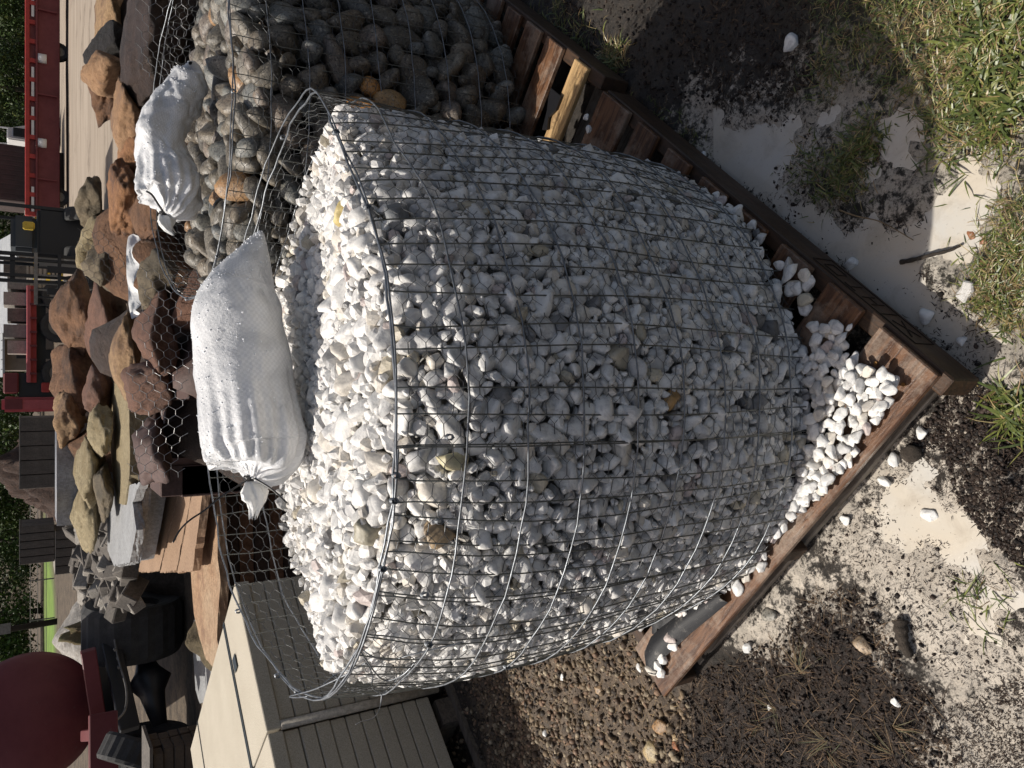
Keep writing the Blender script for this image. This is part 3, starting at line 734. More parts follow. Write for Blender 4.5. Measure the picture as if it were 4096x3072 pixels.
scatter([(2650,2560),(2700,2540),(2710,2600),(2660,2640),(2650,2700),(2610,2690),(2620,2630)], list(rg3.uniform(.011, .017, 8)), 'white pebble outside the cloth on the far left pallet corner', 'white pebbles on the far left pallet corner', .133, 1)
scatter([(3170,1350),(3290,1420),(3310,1600),(3320,1900),(3230,2030),(3120,2130),(3130,1980),(3160,1800),(3180,1600)], list(rg3.uniform(.007, .015, 110)), 'white pebble heaped against the front foot of the mesh', 'white pebbles heaped against the front foot of the mesh', .134, 2)
scatter([(3110,2080),(3200,2060),(3090,2230),(2980,2330),(2860,2400),(2850,2380),(3000,2240)], list(rg3.uniform(.008, .014, 22)), 'white pebble along the lit foot of the mesh, left of the middle block', 'white pebbles along the lit foot of the mesh', .133, 1)
LONE = [(3183,180,.021,'single white chip on dark soil near the top right grass'),(2815,640,.020,'white chip on mud just outside the shaded edge of the pallet'),(2800,500,.006,None),(3405,1056,.019,'white chip lying in the shaded slurry by the stringer'),
 (3705,1263,.021,'largest white chip lying in the shaded slurry near the pallet corner'),(3848,1363,.012,'small grey chip at the edge of the shaded slurry near the corner'),(3704,1730,.016,'pair chip at the edge of the dark mulch, left of the near corner'),
 (3592,1836,.016,'white chip in the lit slurry right beside the grey bottom board'),(3543,1925,.016,'whitish chip in the slurry, leftward of the other board-side chip'),(3718,2061,.021,'flat white chip at the top of the lit beige puddle'),
 (3396,2078,.013,'white chip on speckled sand close to the pallet side'),(3597,2802,.017,'speckled white chip alone on the dark mulch'),(3095,2822,.010,'thin white sliver on the dark mulch'),(3010,2585,.015,'cream chip where sand meets mulch'),
 (2271,2704,.012,'small white chip on the tan gravel beside the basket'),(2205,2925,.014,'white chip at the shadow edge on the gravel'),(2578,2665,.012,'white chip just off the left pallet corner on gravel'),(2350,470,.012,'white chip on the pale board gap between the two pallets'),
 (2360,518,.012,'white chip resting on a shaded board between the baskets'),(2162,565,.013,'white chip at the lower end of the sunlit pale board'),(2956,2345,.019,'white stone on the pale sanded corner of the pallet side'),(2760,2480,.013,None)]
for x, y, s, lb in LONE:
    on = lb and ('board' in lb and ('sunlit' in lb or 'shaded board' in lb or 'pale board' in lb) or 'sanded corner' in lb)
    p = un(x, y, .13 if on else 0.0); p.z = .131 if on else gz(p.x, p.y); s = .011 if (x, y) == (3597, 2802) else s*.8
    if lb: lone(p, s, lb, tint=(.78, .78, .76))
p = un(2760, 2480, .133); lone(p, .013, 'white pebble alone on the bare board below the black cloth', tint=(.8, .8, .78), bury=0)
# flat white stone plate at right of slurry strip and brown bits
def plate(px_, zt, h, m, name, label, cat, z0=None):
    P = [un(x, y, zt) for x, y in px_]; cx = sum(p.x for p in P)/len(P); cy = sum(p.y for p in P)/len(P)
    mb = MB().prism([(p.x-cx, p.y-cy) for p in P], 0, h); o = mb.build(name, m, None, bevel=min(.004, h*.3)); o.location = (cx, cy, zt-h if z0 is None else z0); return tag(o, label, cat)
plate([(3888,1128),(3892,1170),(3870,1185),(3855,1215),(3822,1190),(3815,1180),(3840,1150),(3850,1120)], .02, .014, m_basic('pale_plate', (.75,.74,.72),(.6,.58,.55),60,.35,.001,200), 'stone_flake', 'flat pale flake of stone lying in the grass edge beyond the slurry', 'stone flake')
# ------------------------------------------------------------------ SACKS
def spline(pts, n):
    out = []
    for i in range(len(pts)-1):
        p0 = pts[max(i-1, 0)]; p1 = pts[i]; p2 = pts[i+1]; p3 = pts[min(i+2, len(pts)-1)]
        for k in range(n):
            t = k/n; out.append(.5*((2*p1)+(p2-p0)*t+(2*p0-5*p1+4*p2-p3)*t*t+(3*p1-p0-3*p2+p3)*t**3))
    out.append(pts[-1]); return out
def sack(stations, label, seed, folds, group, sq=.9, lump=.05, zmin=None, fold_end=.13):
    """stations: (x, y, half width in px, world Y) from the far tip to the tied neck"""
    pts = []
    for x, y, hw, Y in stations:
        p = at(x, y, Y); pts.append(np.array([p.x, p.y, p.z, hw*depth(p)/FPX]))
    S_ = spline(pts, 9); n = len(S_); K = 112; L = [0]
    for i in range(1, n): L.append(L[-1]+float(np.linalg.norm(S_[i][:3]-S_[i-1][:3])))
    base = Vector(S_[n//2][:3]); base.z -= S_[n//2][3]
    root = thing('sack', base, label, 'sack', group); V = []; UV = []
    for i, q in enumerate(S_):
        c = Vector(q[:3]); t = Vector(S_[min(i+1, n-1)][:3]-S_[max(i-1, 0)][:3]).normalized()
        up = (Vector((0, 0, 1))-t*t.z).normalized(); sd = t.cross(up); de = L[-1]-L[i]
        for j in range(K):
            a = 2*PI*j/K; ca, sa = math.cos(a), math.sin(a); r = max(q[3], .003)
            f = math.exp(-(de/fold_end)**2)
            r *= 1+f*.10*(math.cos(folds*a+2*math.sin(2*a+seed))+.6*math.cos((folds*2+3)*a+1))
            d = up*sa*sq*(1 if sa > 0 else .93)+sd*ca*1.03
            p = c+d*r; nz = mnoise.fractal(Vector((p.x*9, p.y*9, p.z*9+seed)), 1, 2, 3)
            cr = abs(mnoise.noise(Vector((p.x*17+seed, p.y*17, p.z*13))))
            p += d.normalized()*(nz*lump*.25-max(0, .11-cr)*lump*.55)*min(1, r/.06)
            if zmin is not None and p.z < zmin: p.z = zmin+(p.z-zmin)*.25
            V.append(tuple(p-base)); UV.append((L[i]*5, a/(2*PI)*max(2*PI*.11*5, .1)))
    F = [[i*K+j, i*K+(j+1) % K, (i+1)*K+(j+1) % K, (i+1)*K+j] for i in range(n-1) for j in range(K)]
    me = bpy.data.meshes.new('sack_body'); me.from_pydata(V, [], F); uv = me.uv_layers.new(name='UVMap')
    for pl in me.polygons:
        for k_, (li, vi) in enumerate(zip(pl.loop_indices, pl.vertices)):
            u, v = UV[vi]
            if vi % K == 0 and any(w % K == K-1 for w in pl.vertices): v = 2*PI*.11*5
            uv.data[li].uv = (u, v)
    me.polygons.foreach_set('use_smooth', [True]*len(me.polygons))
    link('sack_body', me, M_BAG, root)
    rr = random.Random(seed); items_ = []
    for _ in range(900):
        i = rr.randrange(4, n-8); j = rr.randrange(K); a = 2*PI*j/K
        if math.sin(a) < -.25: continue
        items_.append((Vector(V[i*K+j]), rr.uniform(.0011, .0028), Quaternion(), 0, (1, 1, 1)))
    join_rocks('water_droplets', items_, [ICO[1]], M_DROP, root)
    return root, S_
bagA, SA = sack([(1046,924,5,1.86),(1043,938,18,1.86),(1034,965,38,1.865),(1018,1010,66,1.87),(996,1080,106,1.87),(975,1150,144,1.87),(963,1220,176,1.86),(957,1300,188,1.85),(968,1400,194,1.84),(985,1500,197,1.82),(1000,1600,199,1.80),(1016,1700,201,1.78),(1026,1790,201,1.77),(1032,1840,178,1.76),(1028,1880,120,1.755),(1012,1902,50,1.75),(1000,1912,18,1.75)],
                'large white woven sack beaded with water, lying on the white stones, neck tied in black', 4, 9, None, .97, .026, None, .14)
bagB, SB = sack([(762,252,7,2.5),(772,272,34,2.52),(766,300,62,2.53),(748,350,80,2.55),(712,410,88,2.56),(678,470,94,2.56),(655,540,104,2.56),(655,620,114,2.56),(672,700,124,2.55),(682,760,128,2.54),(688,800,120,2.53),(680,832,78,2.52),(662,848,32,2.52),(655,856,14,2.52)],
                'smaller creased white woven sack lying on the grey cobbles, neck tied in black', 9, 7, None, .95, .085, None, .17)
M_TAIL = NT('sack_tail'); _c = M_TAIL.co(True); M_TAIL = M_TAIL.out((.80, .80, .79), .45, M_TAIL.bump(M_TAIL.noise(_c, 60, 6), .003))
def tail(root, pix, seed):
    rr = random.Random(seed); pts = [at(x, y, Y) for x, y, hw, Y in pix]; V = []; F = []; K = 40
    for i, (x, y, hw, Y) in enumerate(pix):
        c = pts[i]; t = (pts[min(i+1, len(pts)-1)]-pts[max(i-1, 0)]).normalized(); up = (Vector((0, -.3, 1))-t*Vector((0, -.3, 1)).dot(t)).normalized(); sd = t.cross(up); r = hw*depth(c)/FPX
        for j in range(K):
            a = 2*PI*j/K; w = 1+.22*math.cos(5*a+i)+.12*math.cos(11*a+seed+i*.7)
            e = (rr.uniform(-.012, .012) if i == len(pix)-1 else 0)
            V.append(c+(up*math.cos(a)+sd*math.sin(a)*.5)*r*w+t*e-root.location)
    for i in range(len(pix)-1):
        for j in range(K): F.append([i*K+j, i*K+(j+1) % K, (i+1)*K+(j+1) % K, (i+1)*K+j])
    me = bpy.data.meshes.new('tail'); me.from_pydata([tuple(v) for v in V], [], F); me.polygons.foreach_set('use_smooth', [True]*len(F)); link('sack_tail', me, M_TAIL, root)
tail(bagA, [(1002,1908,16,1.75),(1004,1925,24,1.75),(1012,1955,48,1.75),(1020,1985,50,1.75),(1024,2010,36,1.75),(1020,2040,22,1.75),(1016,2060,14,1.75)], 2)
tail(bagB, [(655,850,12,2.52),(658,862,24,2.52),(665,878,34,2.52),(668,895,28,2.52),(676,915,18,2.52),(690,928,10,2.52)], 5)
def cord(root, pix, r, name='tie_cord'):
    pts = spline([np.array(at(x, y, Y)) for x, y, Y in pix], 6); MB().tube([Vector(p)-root.location for p in pts], r, 6).build(name, M_BLACK, root, True)
def knot(root, x, y, Y, R, r):
    c = at(x, y, Y)-root.location; pts = [c+Vector((.004*math.sin(i*.9), math.cos(i*.5)*R, math.sin(i*.5)*R)) for i in range(40)]
    MB().tube(pts, r, 6).build('tie_cord', M_BLACK, root, True)
knot(bagA, 1002, 1912, 1.75, .0125, .0028); knot(bagB, 655, 855, 2.52, .011, .003)
cord(bagA, [(1000,1912,1.735),(950,1945,1.72),(880,1990,1.72),(820,2040,1.72),(760,2080,1.72),(720,2120,1.73),(692,2170,1.73)], .0021)
cord(bagA, [(1010,1910,1.735),(1045,1930,1.72),(1085,1955,1.70),(1120,1985,1.68),(1145,2010,1.66)], .0024)
cord(bagB, [(655,850,2.5),(635,820,2.47),(608,780,2.44),(585,765,2.44)], .003)
# PART3
# ------------------------------------------------------------------ PAVER STACKS
M_PAV = m_basic('cream_paver', (.58, .53, .43), (.52, .47, .375), 5, .75, .0012, 120)
M_STRAP = NT('dark_strap').out((.02, .03, .035), .4)
D1 = Vector((-.655, -.756, 0)); D2 = Vector((-.735, .678, 0))       # along the near face / away from it
K0 = Vector((-.79, 3.18, 0))
def paver_stack(origin, label, n1, n2, L1, L2, ztop, seed):
    root = thing('paver_stack', (origin.x, origin.y, 0), label, 'paver stack', 'pallets of cream pavers'); r = random.Random(seed)
    Mx = Matrix(((D1.x, D2.x, 0), (D1.y, D2.y, 0), (0, 0, 1))).to_4x4(); h = .0565; nl = 11
    for k in range(nl):
        z1 = ztop-k*h; hh = h-.0035
        for a in range(n1):
            for b in range(n2):
                l1, l2 = L1/n1, L2/n2; e = r.uniform(-.003, .003); f = .012 if k else 0
                o = link('paver', MB().box(a*l1+.001+f*(a == 0)*0, (a+1)*l1-.0015-(.035 if k and a == n1-1 else 0), b*l2+.001+f+e, (b+1)*l2-.001, 0, hh, Mx).mesh('paver', False, .003), M_PAV, root, (0, 0, z1-hh))
    return root, Mx
ps1, MX = paver_stack(K0, 'stack of cream concrete pavers nearest the white stone basket, with dark strap on top', 1, 1, .63, 1.43, .74, 1)
K1 = K0+D1*.636
ps2, _ = paver_stack(K1, 'second stack of cream pavers beyond the vertical pipe, cut by the picture edge', 1, 1, .66, 1.43, .738, 2)
for rt, s0, s1 in ((ps1, 0, .636), (ps2, 0, .66)):
    for off in (.28, .30, 1.14):
        o = MB().box(s0, s1, off, off+(.012 if off < .3 else .008), .0015, .0035, MX).build('strap', M_STRAP, rt); o.location = (0, 0, .74)
tb = MB().box(.20, .26, .20, .25, .004, .006, MX); o = tb.build('strap', M_STRAP, ps1); o.location = (0, 0, .74)
pp = K0+D1*.622-D2*.004
mb = MB().tube([pp+Vector((0, 0, .08))-ps1.location, pp+Vector((0, 0, .69))-ps1.location], .017, 10); mb.build('corner_pipe', m_basic('white_pipe', (.62, .56, .46), (.52, .46, .37), 8, .5), ps1, True)
M_OLDW = m_wood('old_timber', (.16, .13, .10), (.10, .08, .065), (.05, .04, .03), 'X', .7)
for j, (a, rt, base) in enumerate(((.02, ps1, K0), (.5, ps1, K0), (.02, ps2, K1), (.5, ps2, K1))):
    o = MB().box(a, a+.1, .02, 1.4, 0, .09, MX).build('skid', M_OLDW, rt); o.location = (0, 0, .005)
o = MB().box(-.05, 1.4, .02, .06, 0, .02, MX).build('timber_batten', M_OLDW, None); o.location = (K0.x, K0.y-.05, .012); tag(o, 'dark timber batten on the ground below the paver stacks', 'timber')

# ------------------------------------------------------------------ MIDDLE DISTANCE STONE YARD
M_RUSTK = m_basic('rust_sandstone', (.44, .22, .10), (.30, .145, .07), 4, .85, 0.036, 14, dark=(.10, .06, .045), dsc=5)
M_ORNG = m_basic('orange_sandstone', (.46, .28, .155), (.36, .20, .10), 3, .85, 0.030, 16, dark=(.22, .14, .095), dsc=6)
M_FLAG = m_basic('flagstone', (.56, .41, .27), (.46, .27, .15), 2, .8, 0.024, 14, dark=(.24, .14, .09), dsc=4)
M_TAN = m_basic('tan_sandstone', (.50, .33, .18), (.36, .22, .12), 3, .85, 0.036, 14, dark=(.16, .10, .07), dsc=4)
M_BRWN = m_basic('brown_rock', (.34, .18, .095), (.19, .10, .06), 5, .85, 0.060, 12, dark=(.06, .04, .03), dsc=4)
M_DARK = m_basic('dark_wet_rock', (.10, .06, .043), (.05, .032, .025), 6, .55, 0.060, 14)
M_OLIV = m_basic('olive_limestone', (.27, .215, .14), (.18, .145, .095), 4, .8, 0.045, 12, dark=(.09, .075, .05), dsc=3)
M_YELL = m_basic('yellow_limestone', (.52, .43, .26), (.42, .34, .20), 4, .85, 0.045, 16, dark=(.30, .23, .12), dsc=5)
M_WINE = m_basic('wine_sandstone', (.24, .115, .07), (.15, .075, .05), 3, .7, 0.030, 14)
M_GREY = m_basic('grey_flagstone', (.40, .41, .42), (.30, .31, .32), 5, .7, .006, 20)
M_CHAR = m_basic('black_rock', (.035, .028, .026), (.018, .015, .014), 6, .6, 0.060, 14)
M_MAR = m_basic('maroon_block', (.12, .07, .06), (.085, .05, .043), 6, .7, .004, 20)
def boulder(x0, x1, y0, y1, Y, dy, m, label, seed, cat='boulder', sub=4, planes=9, p=13, rough=.10, down=False, name='boulder', rot=0):
    xm, ym = (x0+x1)/2, (y0+y1)/2
    zt = at(x0, ym, Y+dy*.15).z; zb = 0.0 if down else at(x1, ym, Y-dy*.15).z
    xl, xr = at(xm, y1, Y).x, at(xm, y0, Y).x; g = .13*(xr-xl); zt += .05*(zt-zb); zb -= .10*(zt-zb)*(not down); xl -= g; xr += g
    V, F = rock(seed, sub, 9, 26, (1, 1, 1), rough*.45); c = (V.max(0)+V.min(0))/2; e = (V.max(0)-V.min(0))/2; V = (V-c)/e
    nz = np.array([mnoise.fractal(Vector(v*5+seed), .75, 2.2, 6) for v in V]); rd_ = np.array([abs(mnoise.noise(Vector(v*3.1+seed*2))) for v in V]); V = V*(1+.085*nz[:, None]-.13*np.maximum(0, .10-rd_)[:, None]*2)
    V = V*np.array([(xr-xl)/2, dy/2, (zt-zb)/2]); me = mesh_np(name, V, F)
    o = link(name, me, m, None, ((xl+xr)/2, Y, (zt+zb)/2), (0, 0, rot)); return tag(o, label, cat)
B = [
 (385,520,-60,185,6.0,.8,M_TAN,'pale tan slab rock standing at the top edge of the picture beside the road'),
 (338,505,138,262,5.7,.6,M_CHAR,'black charred looking rock leaning behind the orange boulder'),
 (328,545,228,372,5.3,.7,M_ORNG,'orange boulder with a flat front face, between the black rock and the white sack'),
 (352,465,305,475,5.8,.6,M_BRWN,'rough brown rock behind the two orange boulders'),
 (455,585,362,580,5.0,.7,M_ORNG,'orange wedge slab just beyond the smaller sack'),
 (500,745,-80,335,4.5,.9,M_DARK,'dark brown rock wrapped in wire netting at the top of the picture'),
 (295,400,715,900,6.8,.7,M_OLIV,'olive rock with a smooth shaded facet, leftmost against the dirt road'),
 (300,525,860,1075,6.5,.9,M_YELL,'knobbly yellow-brown limestone boulder behind the forklift side of the yard'),
 (325,535,980,1140,6.2,.8,M_OLIV,'large olive boulder with netting, next to the knobbly limestone'),
 (432,545,670,905,5.2,.7,M_RUSTK,'smooth orange-red boulder below the olive rock'),
 (470,600,545,700,5.2,.6,M_RUSTK,'brown-orange rock tucked behind the smaller sack'),
 (525,640,700,930,4.8,.7,M_BRWN,'dull brown rock half hidden behind the smaller sack'),
 (205,372,1105,1425,7.6,.9,M_BRWN,'long rough brown boulder with pitted crest, in front of the truck wheel'),
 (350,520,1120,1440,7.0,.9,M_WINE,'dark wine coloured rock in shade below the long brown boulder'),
 (212,425,1395,1700,7.7,1.0,M_BRWN,'brown boulder with yellow patches, in front of the red cab'),
 (215,345,1585,1770,7.4,.5,M_TAN,'jagged tan rock edge at the end of the brown boulders'),
 (330,450,1480,1660,6.8,.7,M_WINE,'dark red-brown rock under the brown boulder with yellow patches'),
 (350,450,1640,1825,6.3,.6,M_YELL,'crusted yellow rock above the long yellow slab'),
 (300,420,1770,2010,6.6,.6,M_YELL,'bright yellow stepped rock beside the wrapped pallet'),
 (282,400,1890,2170,7.2,.7,M_YELL,'pale yellow slanting slab at the far end of the yellow rocks'),
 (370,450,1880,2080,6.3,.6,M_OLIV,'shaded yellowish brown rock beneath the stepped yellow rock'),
 (440,565,1265,1570,4.9,.6,M_TAN,'tan-orange rock leaning on the netted rocks'),
 (545,720,1030,1225,4.3,.6,M_OLIV,'olive brown netted rock at the right end of the netted row'),
 (540,700,1205,1475,4.2,.6,M_WINE,'smooth wine red slab standing behind netting'),
 (495,700,1465,1640,4.3,.6,M_WINE,'rusty dark red rock behind the bright open netting'),
 (540,705,1675,1915,4.2,.6,M_MAR,'purplish grey rounded rock behind netting, left end of the netted row'),
]
for i, b in enumerate(B):
    boulder(b[0], b[1], b[2], b[3], b[4], b[5], b[6], b[7], 500+i, sub=4, rough=.10 if b[6] in (M_ORNG, M_WINE) else .20)
# rocks the visible ones rest on, down to the ground
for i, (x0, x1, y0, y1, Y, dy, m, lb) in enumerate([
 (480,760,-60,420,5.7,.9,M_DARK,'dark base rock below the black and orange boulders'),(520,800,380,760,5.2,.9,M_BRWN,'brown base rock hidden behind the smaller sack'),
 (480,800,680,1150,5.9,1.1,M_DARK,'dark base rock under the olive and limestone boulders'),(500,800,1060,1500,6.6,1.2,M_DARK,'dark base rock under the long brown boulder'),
 (400,760,1420,1760,6.9,1.2,M_DARK,'dark base rock under the brown boulders by the red cab'),(525,760,1640,1870,6.0,.8,M_DARK,'dark base rock under the yellow rocks'),(560,700,1880,2250,6.6,.8,M_CHAR,'base rock under the grey flagstones, painted near-black as shade'),(520,700,1450,1700,6.3,.8,M_CHAR,'black base rock under the long yellow slab'),(420,700,1850,2150,7.6,.8,M_DARK,'dark base rock far under the pale yellow slabs'),  # near-black under the grey flagstones paints in the shade there
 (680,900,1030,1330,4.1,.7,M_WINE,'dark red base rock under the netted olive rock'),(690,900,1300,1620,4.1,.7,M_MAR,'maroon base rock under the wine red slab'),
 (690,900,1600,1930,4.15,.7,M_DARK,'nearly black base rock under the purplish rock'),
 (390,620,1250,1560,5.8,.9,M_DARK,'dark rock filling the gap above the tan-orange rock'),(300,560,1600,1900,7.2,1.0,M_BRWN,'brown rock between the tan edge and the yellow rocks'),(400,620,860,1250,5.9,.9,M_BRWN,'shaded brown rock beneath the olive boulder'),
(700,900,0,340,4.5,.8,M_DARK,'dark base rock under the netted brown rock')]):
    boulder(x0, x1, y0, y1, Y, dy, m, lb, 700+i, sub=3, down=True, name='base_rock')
# long yellow slab and grey slabs
def slab(poly, zt, h, m, label, name='stone_slab', cat='stone slab', seed=1, zp=None):
    P = [un(x, y, zt if zp is None else zp) for x, y in poly]; r = random.Random(seed); Q = []
    for i in range(len(P)):
        a, b = P[i], P[(i+1) % len(P)]; k = max(2, int((b-a).length/.05))
        for j in range(k):
            q = a.lerp(b, j/k); w = .008 if j else 0; Q.append((q.x+r.uniform(-w, w), q.y+r.uniform(-w, w)))
    cx = sum(q[0] for q in Q)/len(Q); cy = sum(q[1] for q in Q)/len(Q)
    mb = MB(); k = len(Q); lv = 4
    for l in range(lv+1):
        zz = -h*l/lv
        for q in Q:
            g = 1+(r.uniform(-.012, .006) if 0 < l else 0); mb.v.append(Vector(((q[0]-cx)*g, (q[1]-cy)*g, zz+(r.uniform(-.004, .004) if l in (1, 2, 3) else 0))))
    mb.f.append(list(range(k))); mb.f.append([lv*k+i for i in range(k)][::-1])
    for l in range(lv):
        for i in range(k): mb.f.append([l*k+i, (l+1)*k+i, (l+1)*k+(i+1) % k, l*k+(i+1) % k])
    me = mb.mesh(name); bm = bmesh.new(); bm.from_mesh(me); bmesh.ops.recalc_face_normals(bm, faces=bm.faces); bm.to_mesh(me); bm.free()
    o = link(name, me, m, None, (cx, cy, zt)); return tag(o, label, cat)
slab([(505,1440),(515,1600),(520,1800),(518,1900),(500,2020),(470,2015),(450,1900),(440,1750),(436,1600),(440,1450)], .88, .13, M_YELL, 'long pale yellow slab lying across the row, sunlit on top', seed=3)
slab([(560,1930),(530,2010),(545,2120),(520,2250),(455,2262),(430,2200),(428,2050),(470,1960)], .87, .05, M_GREY, 'uppermost light grey flagstone of the short grey pile', seed=4)
slab([(575,1950),(560,2100),(530,2255),(470,2265),(450,2100),(500,1960)], .815, .05, M_GREY, 'second grey flagstone of the short grey pile', seed=5)
slab([(590,1960),(570,2100),(545,2240),(490,2250),(470,2100),(520,1970)], .76, .12, M_GREY, 'bottom grey flagstone of the short grey pile', seed=6)
for k, (a, b, c, d, lb) in enumerate(((625, 712, 552, 636, 'left tan plank slab on the low brown stack'), (716, 765, 640, 705, 'middle tan plank slab on the low brown stack'), (769, 810, 709, 770, 'tan plank slab nearest the rust flagstone'))):
    slab([(a, 1972), (b, 1974), (d, 2284), (c, 2290)], .60, .045, m_basic('plank_sandstone', (.42, .28, .18), (.34, .22, .14), 3, .8, .003, 30) if k == 0 else bpy.data.materials['plank_sandstone'], lb, 'plank_slab', seed=10+k)
for k in range(6):
    zt = .55-.09*k
    slab([(632, 1978), (766, 1982), (707, 2282), (560, 2286)], zt, .08, M_BRWN, ('topmost', 'second', 'third', 'fourth', 'fifth', 'lowest')[k]+' brown slab in the low stack under the tan planks', 'base_slab', seed=20+k, zp=.6)
slab([(880,1720),(862,1800),(866,1960),(872,2100),(870,2230),(882,2330),(872,2450),(868,2560),(885,2650),(860,2680),(825,2640),(800,2560),(775,2450),(764,2300),(748,2150),(738,2050),(742,1960),(762,1900),(790,1800),(820,1740)], .50, .05, M_FLAG, 'big rust and tan flagstone lying on the dark stack behind the basket rim', seed=7)
for k in range(5):
    slab([(862,1750),(852,1900),(858,2100),(860,2300),(868,2480),(872,2620),(850,2640),(800,2450),(775,2200),(770,1950),(815,1760)], .445-.088*k, .08, M_BRWN if k % 2 else M_DARK, ('topmost','second','third','fourth','lowest')[k]+' rough dark slab in the stack under the rust flagstone', 'base_slab', seed=40+k, zp=.5)
slab([(842,2480),(845,2560),(850,2700),(835,2800),(800,2815),(782,2760),(775,2650),(768,2540),(775,2480)], .04, .04, M_GREY, 'pale blue-grey slab flat on the ground beyond the paver stack', seed=8)
for k, (x0, x1, y0, y1) in enumerate(((620,700,1850,1972),(700,790,1850,1972),(640,720,1600,1700),(780,860,1500,1740))):
    P = [at(x0, y1, 4.6), at(x0, y0, 4.6), at(x1, y0, 4.6)]
    o = MB().box(-(P[1].x-P[0].x)/2, (P[1].x-P[0].x)/2, -.2, .2, 0, P[0].z).build('maroon_block', M_MAR, None, bevel=.006); o.location = ((P[0].x+P[1].x)/2, 4.6+.42*(k == 3)-.0, 0); tag(o, ('maroon block beside the end of the tan planks','second maroon block, nearer the large sack','maroon block behind the netted rocks','maroon block seen just over the large sack')[k], 'stone block')
# white cloth strip
cv = spline([np.array(at(x, y, Y)) for x, y, Y in ((515,945,5.0),(505,1000,4.9),(506,1080,4.8),(512,1160,4.75),(516,1230,4.7),(528,1275,4.65))], 5); V = []; F = []
for i, q in enumerate(cv):
    for j in range(5): V.append((q[0]+.01*math.sin(i+j), q[1]-.02*j+.01*math.sin(j*3+i*.7), q[2]-.010*j-.005*math.sin(i*.8)*j))
for i in range(len(cv)-1):
    for j in range(4): F.append([i*5+j, i*5+j+1, (i+1)*5+j+1, (i+1)*5+j])
me = bpy.data.meshes.new('cloth_strip'); me.from_pydata(V, [], F); me.polygons.foreach_set('use_smooth', [True]*len(F)); o = link('cloth_strip', me, M_TAIL); tag(o, 'white cloth strip hanging between the olive boulder and the netted rocks', 'cloth')
# netting over the middle rocks
def net(x0, x1, y0, y1, Yf, label, cell=.06, seed=0, m=None, rad=.0011):
    a = at((x0+x1)/2, y1, Yf); b = at((x0+x1)/2, y0, Yf); zt = at(x0, (y0+y1)/2, Yf).z; zb = at(x1, (y0+y1)/2, Yf).z
    root_loc = Vector((a.x, Yf, 0)); nu = int((b.x-a.x)/(cell*1.5)); nv_ = int((zt-zb)/cell); hs = []
    def nd(u, v):
        x = u*cell*1.5; zz = zb+v*cell; q = Vector((x*3, zz*3, seed))
        return Vector((x+mnoise.noise(q)*.02, mnoise.noise(q*1.3+Vector((5, 0, 0)))*.10, zz+mnoise.noise(q*1.7)*.02))
    for u in range(nu):
        for v in range(nv_):
            A0_, A1_ = nd(u, v), nd(u+.27, v); B0_, B1_ = nd(u+.5, v+.5), nd(u+.77, v+.5)
            hs += [(A0_, A1_, 1.5), (B0_, B1_, 1.5), (A1_, B0_), (A1_, nd(u+.5, v-.5)), (B1_, nd(u+1, v)), (B1_, nd(u+1, v+1))]
    o = tubes_np('wire_netting', hs, rad, 4, m or M_HEXB, None, None); o.location = root_loc; tag(o, label, 'wire netting')
net(535, 760, 1040, 1500, 3.86, 'slack wire netting over the olive and wine red rocks', .055, 1)
net(500, 720, 1460, 1920, 3.84, 'bright open wire netting in front of the dark red and purplish rocks', .055, 2)
net(500, 740, -60, 320, 4.02, 'wire netting wrapped round the dark brown rock at the top', .055, 3)
net(300, 520, 880, 1140, 5.7, 'fine netting over the olive boulder and limestone', .06, 4, M_HEX)
M_NBLK = m_basic('near_black', (.035, .03, .027), (.02, .018, .016), 5, .8)  # near-black, for the bar on the dirt and the utility pole
for k, (x, y0, y1, Y, hh, lb) in enumerate(((405, 380, 860, 11.5, .22, 'long black bar lying on the dirt beyond the orange boulders'),)):
    a = at(x, y1, Y); b = at(x, y0, Y); o = MB().box(a.x, b.x+3, -.5, .5, 0, hh).build('black_bar', M_NBLK, None, bevel=.02); o.location = (0, Y, 0); tag(o, lb, 'timber')  # low near-black bar along the far dirt
# ------------------------------------------------------------------ WRAPPED PALLET, CONCRETE BLOCK PALLETS, RUBBLE
M_CONC = m_basic('grey_concrete_block', (.17, .15, .13), (.10, .09, .08), 6, .85, .004, 20); M_CONL = m_basic('light_concrete_block', (.40, .37, .33), (.3, .28, .25), 6, .85, .004, 20)
M_WRAP = m_basic('stretch_wrap', (.42, .42, .44), (.30, .30, .32), 5, .35, .01, 18)
a = at(222, 2085, 7.6); b = at(222, 1690, 7.6)
wr = thing('wrapped_pallet', ((a.x+b.x)/2, 7.6, 0), 'pallet load under dull grey-white plastic wrap, behind the yellow rocks', 'wrapped pallet')
mb = MB(); w = (b.x-a.x)/2; KX, KZ = 26, 14
for j in range(KZ+1):
    for i in range(KX+1):
        u = -w+2*w*i/KX; zz = a.z*j/KZ; mb.v.append(Vector((u, -.28+.03*mnoise.noise(Vector((u*5, zz*7, 1)))-.0, zz)))
for j in range(KZ):
    for i in range(KX): q = j*(KX+1)+i; mb.f.append([q, q+1, q+KX+2, q+KX+1])
mb.box(-w, w, -.26, .3, .1, a.z-.005); mb.build('wrap', M_WRAP, wr, True)
MB().box(-w, w, -.25, .3, 0, .1).build('skid', M_OLDW, wr)
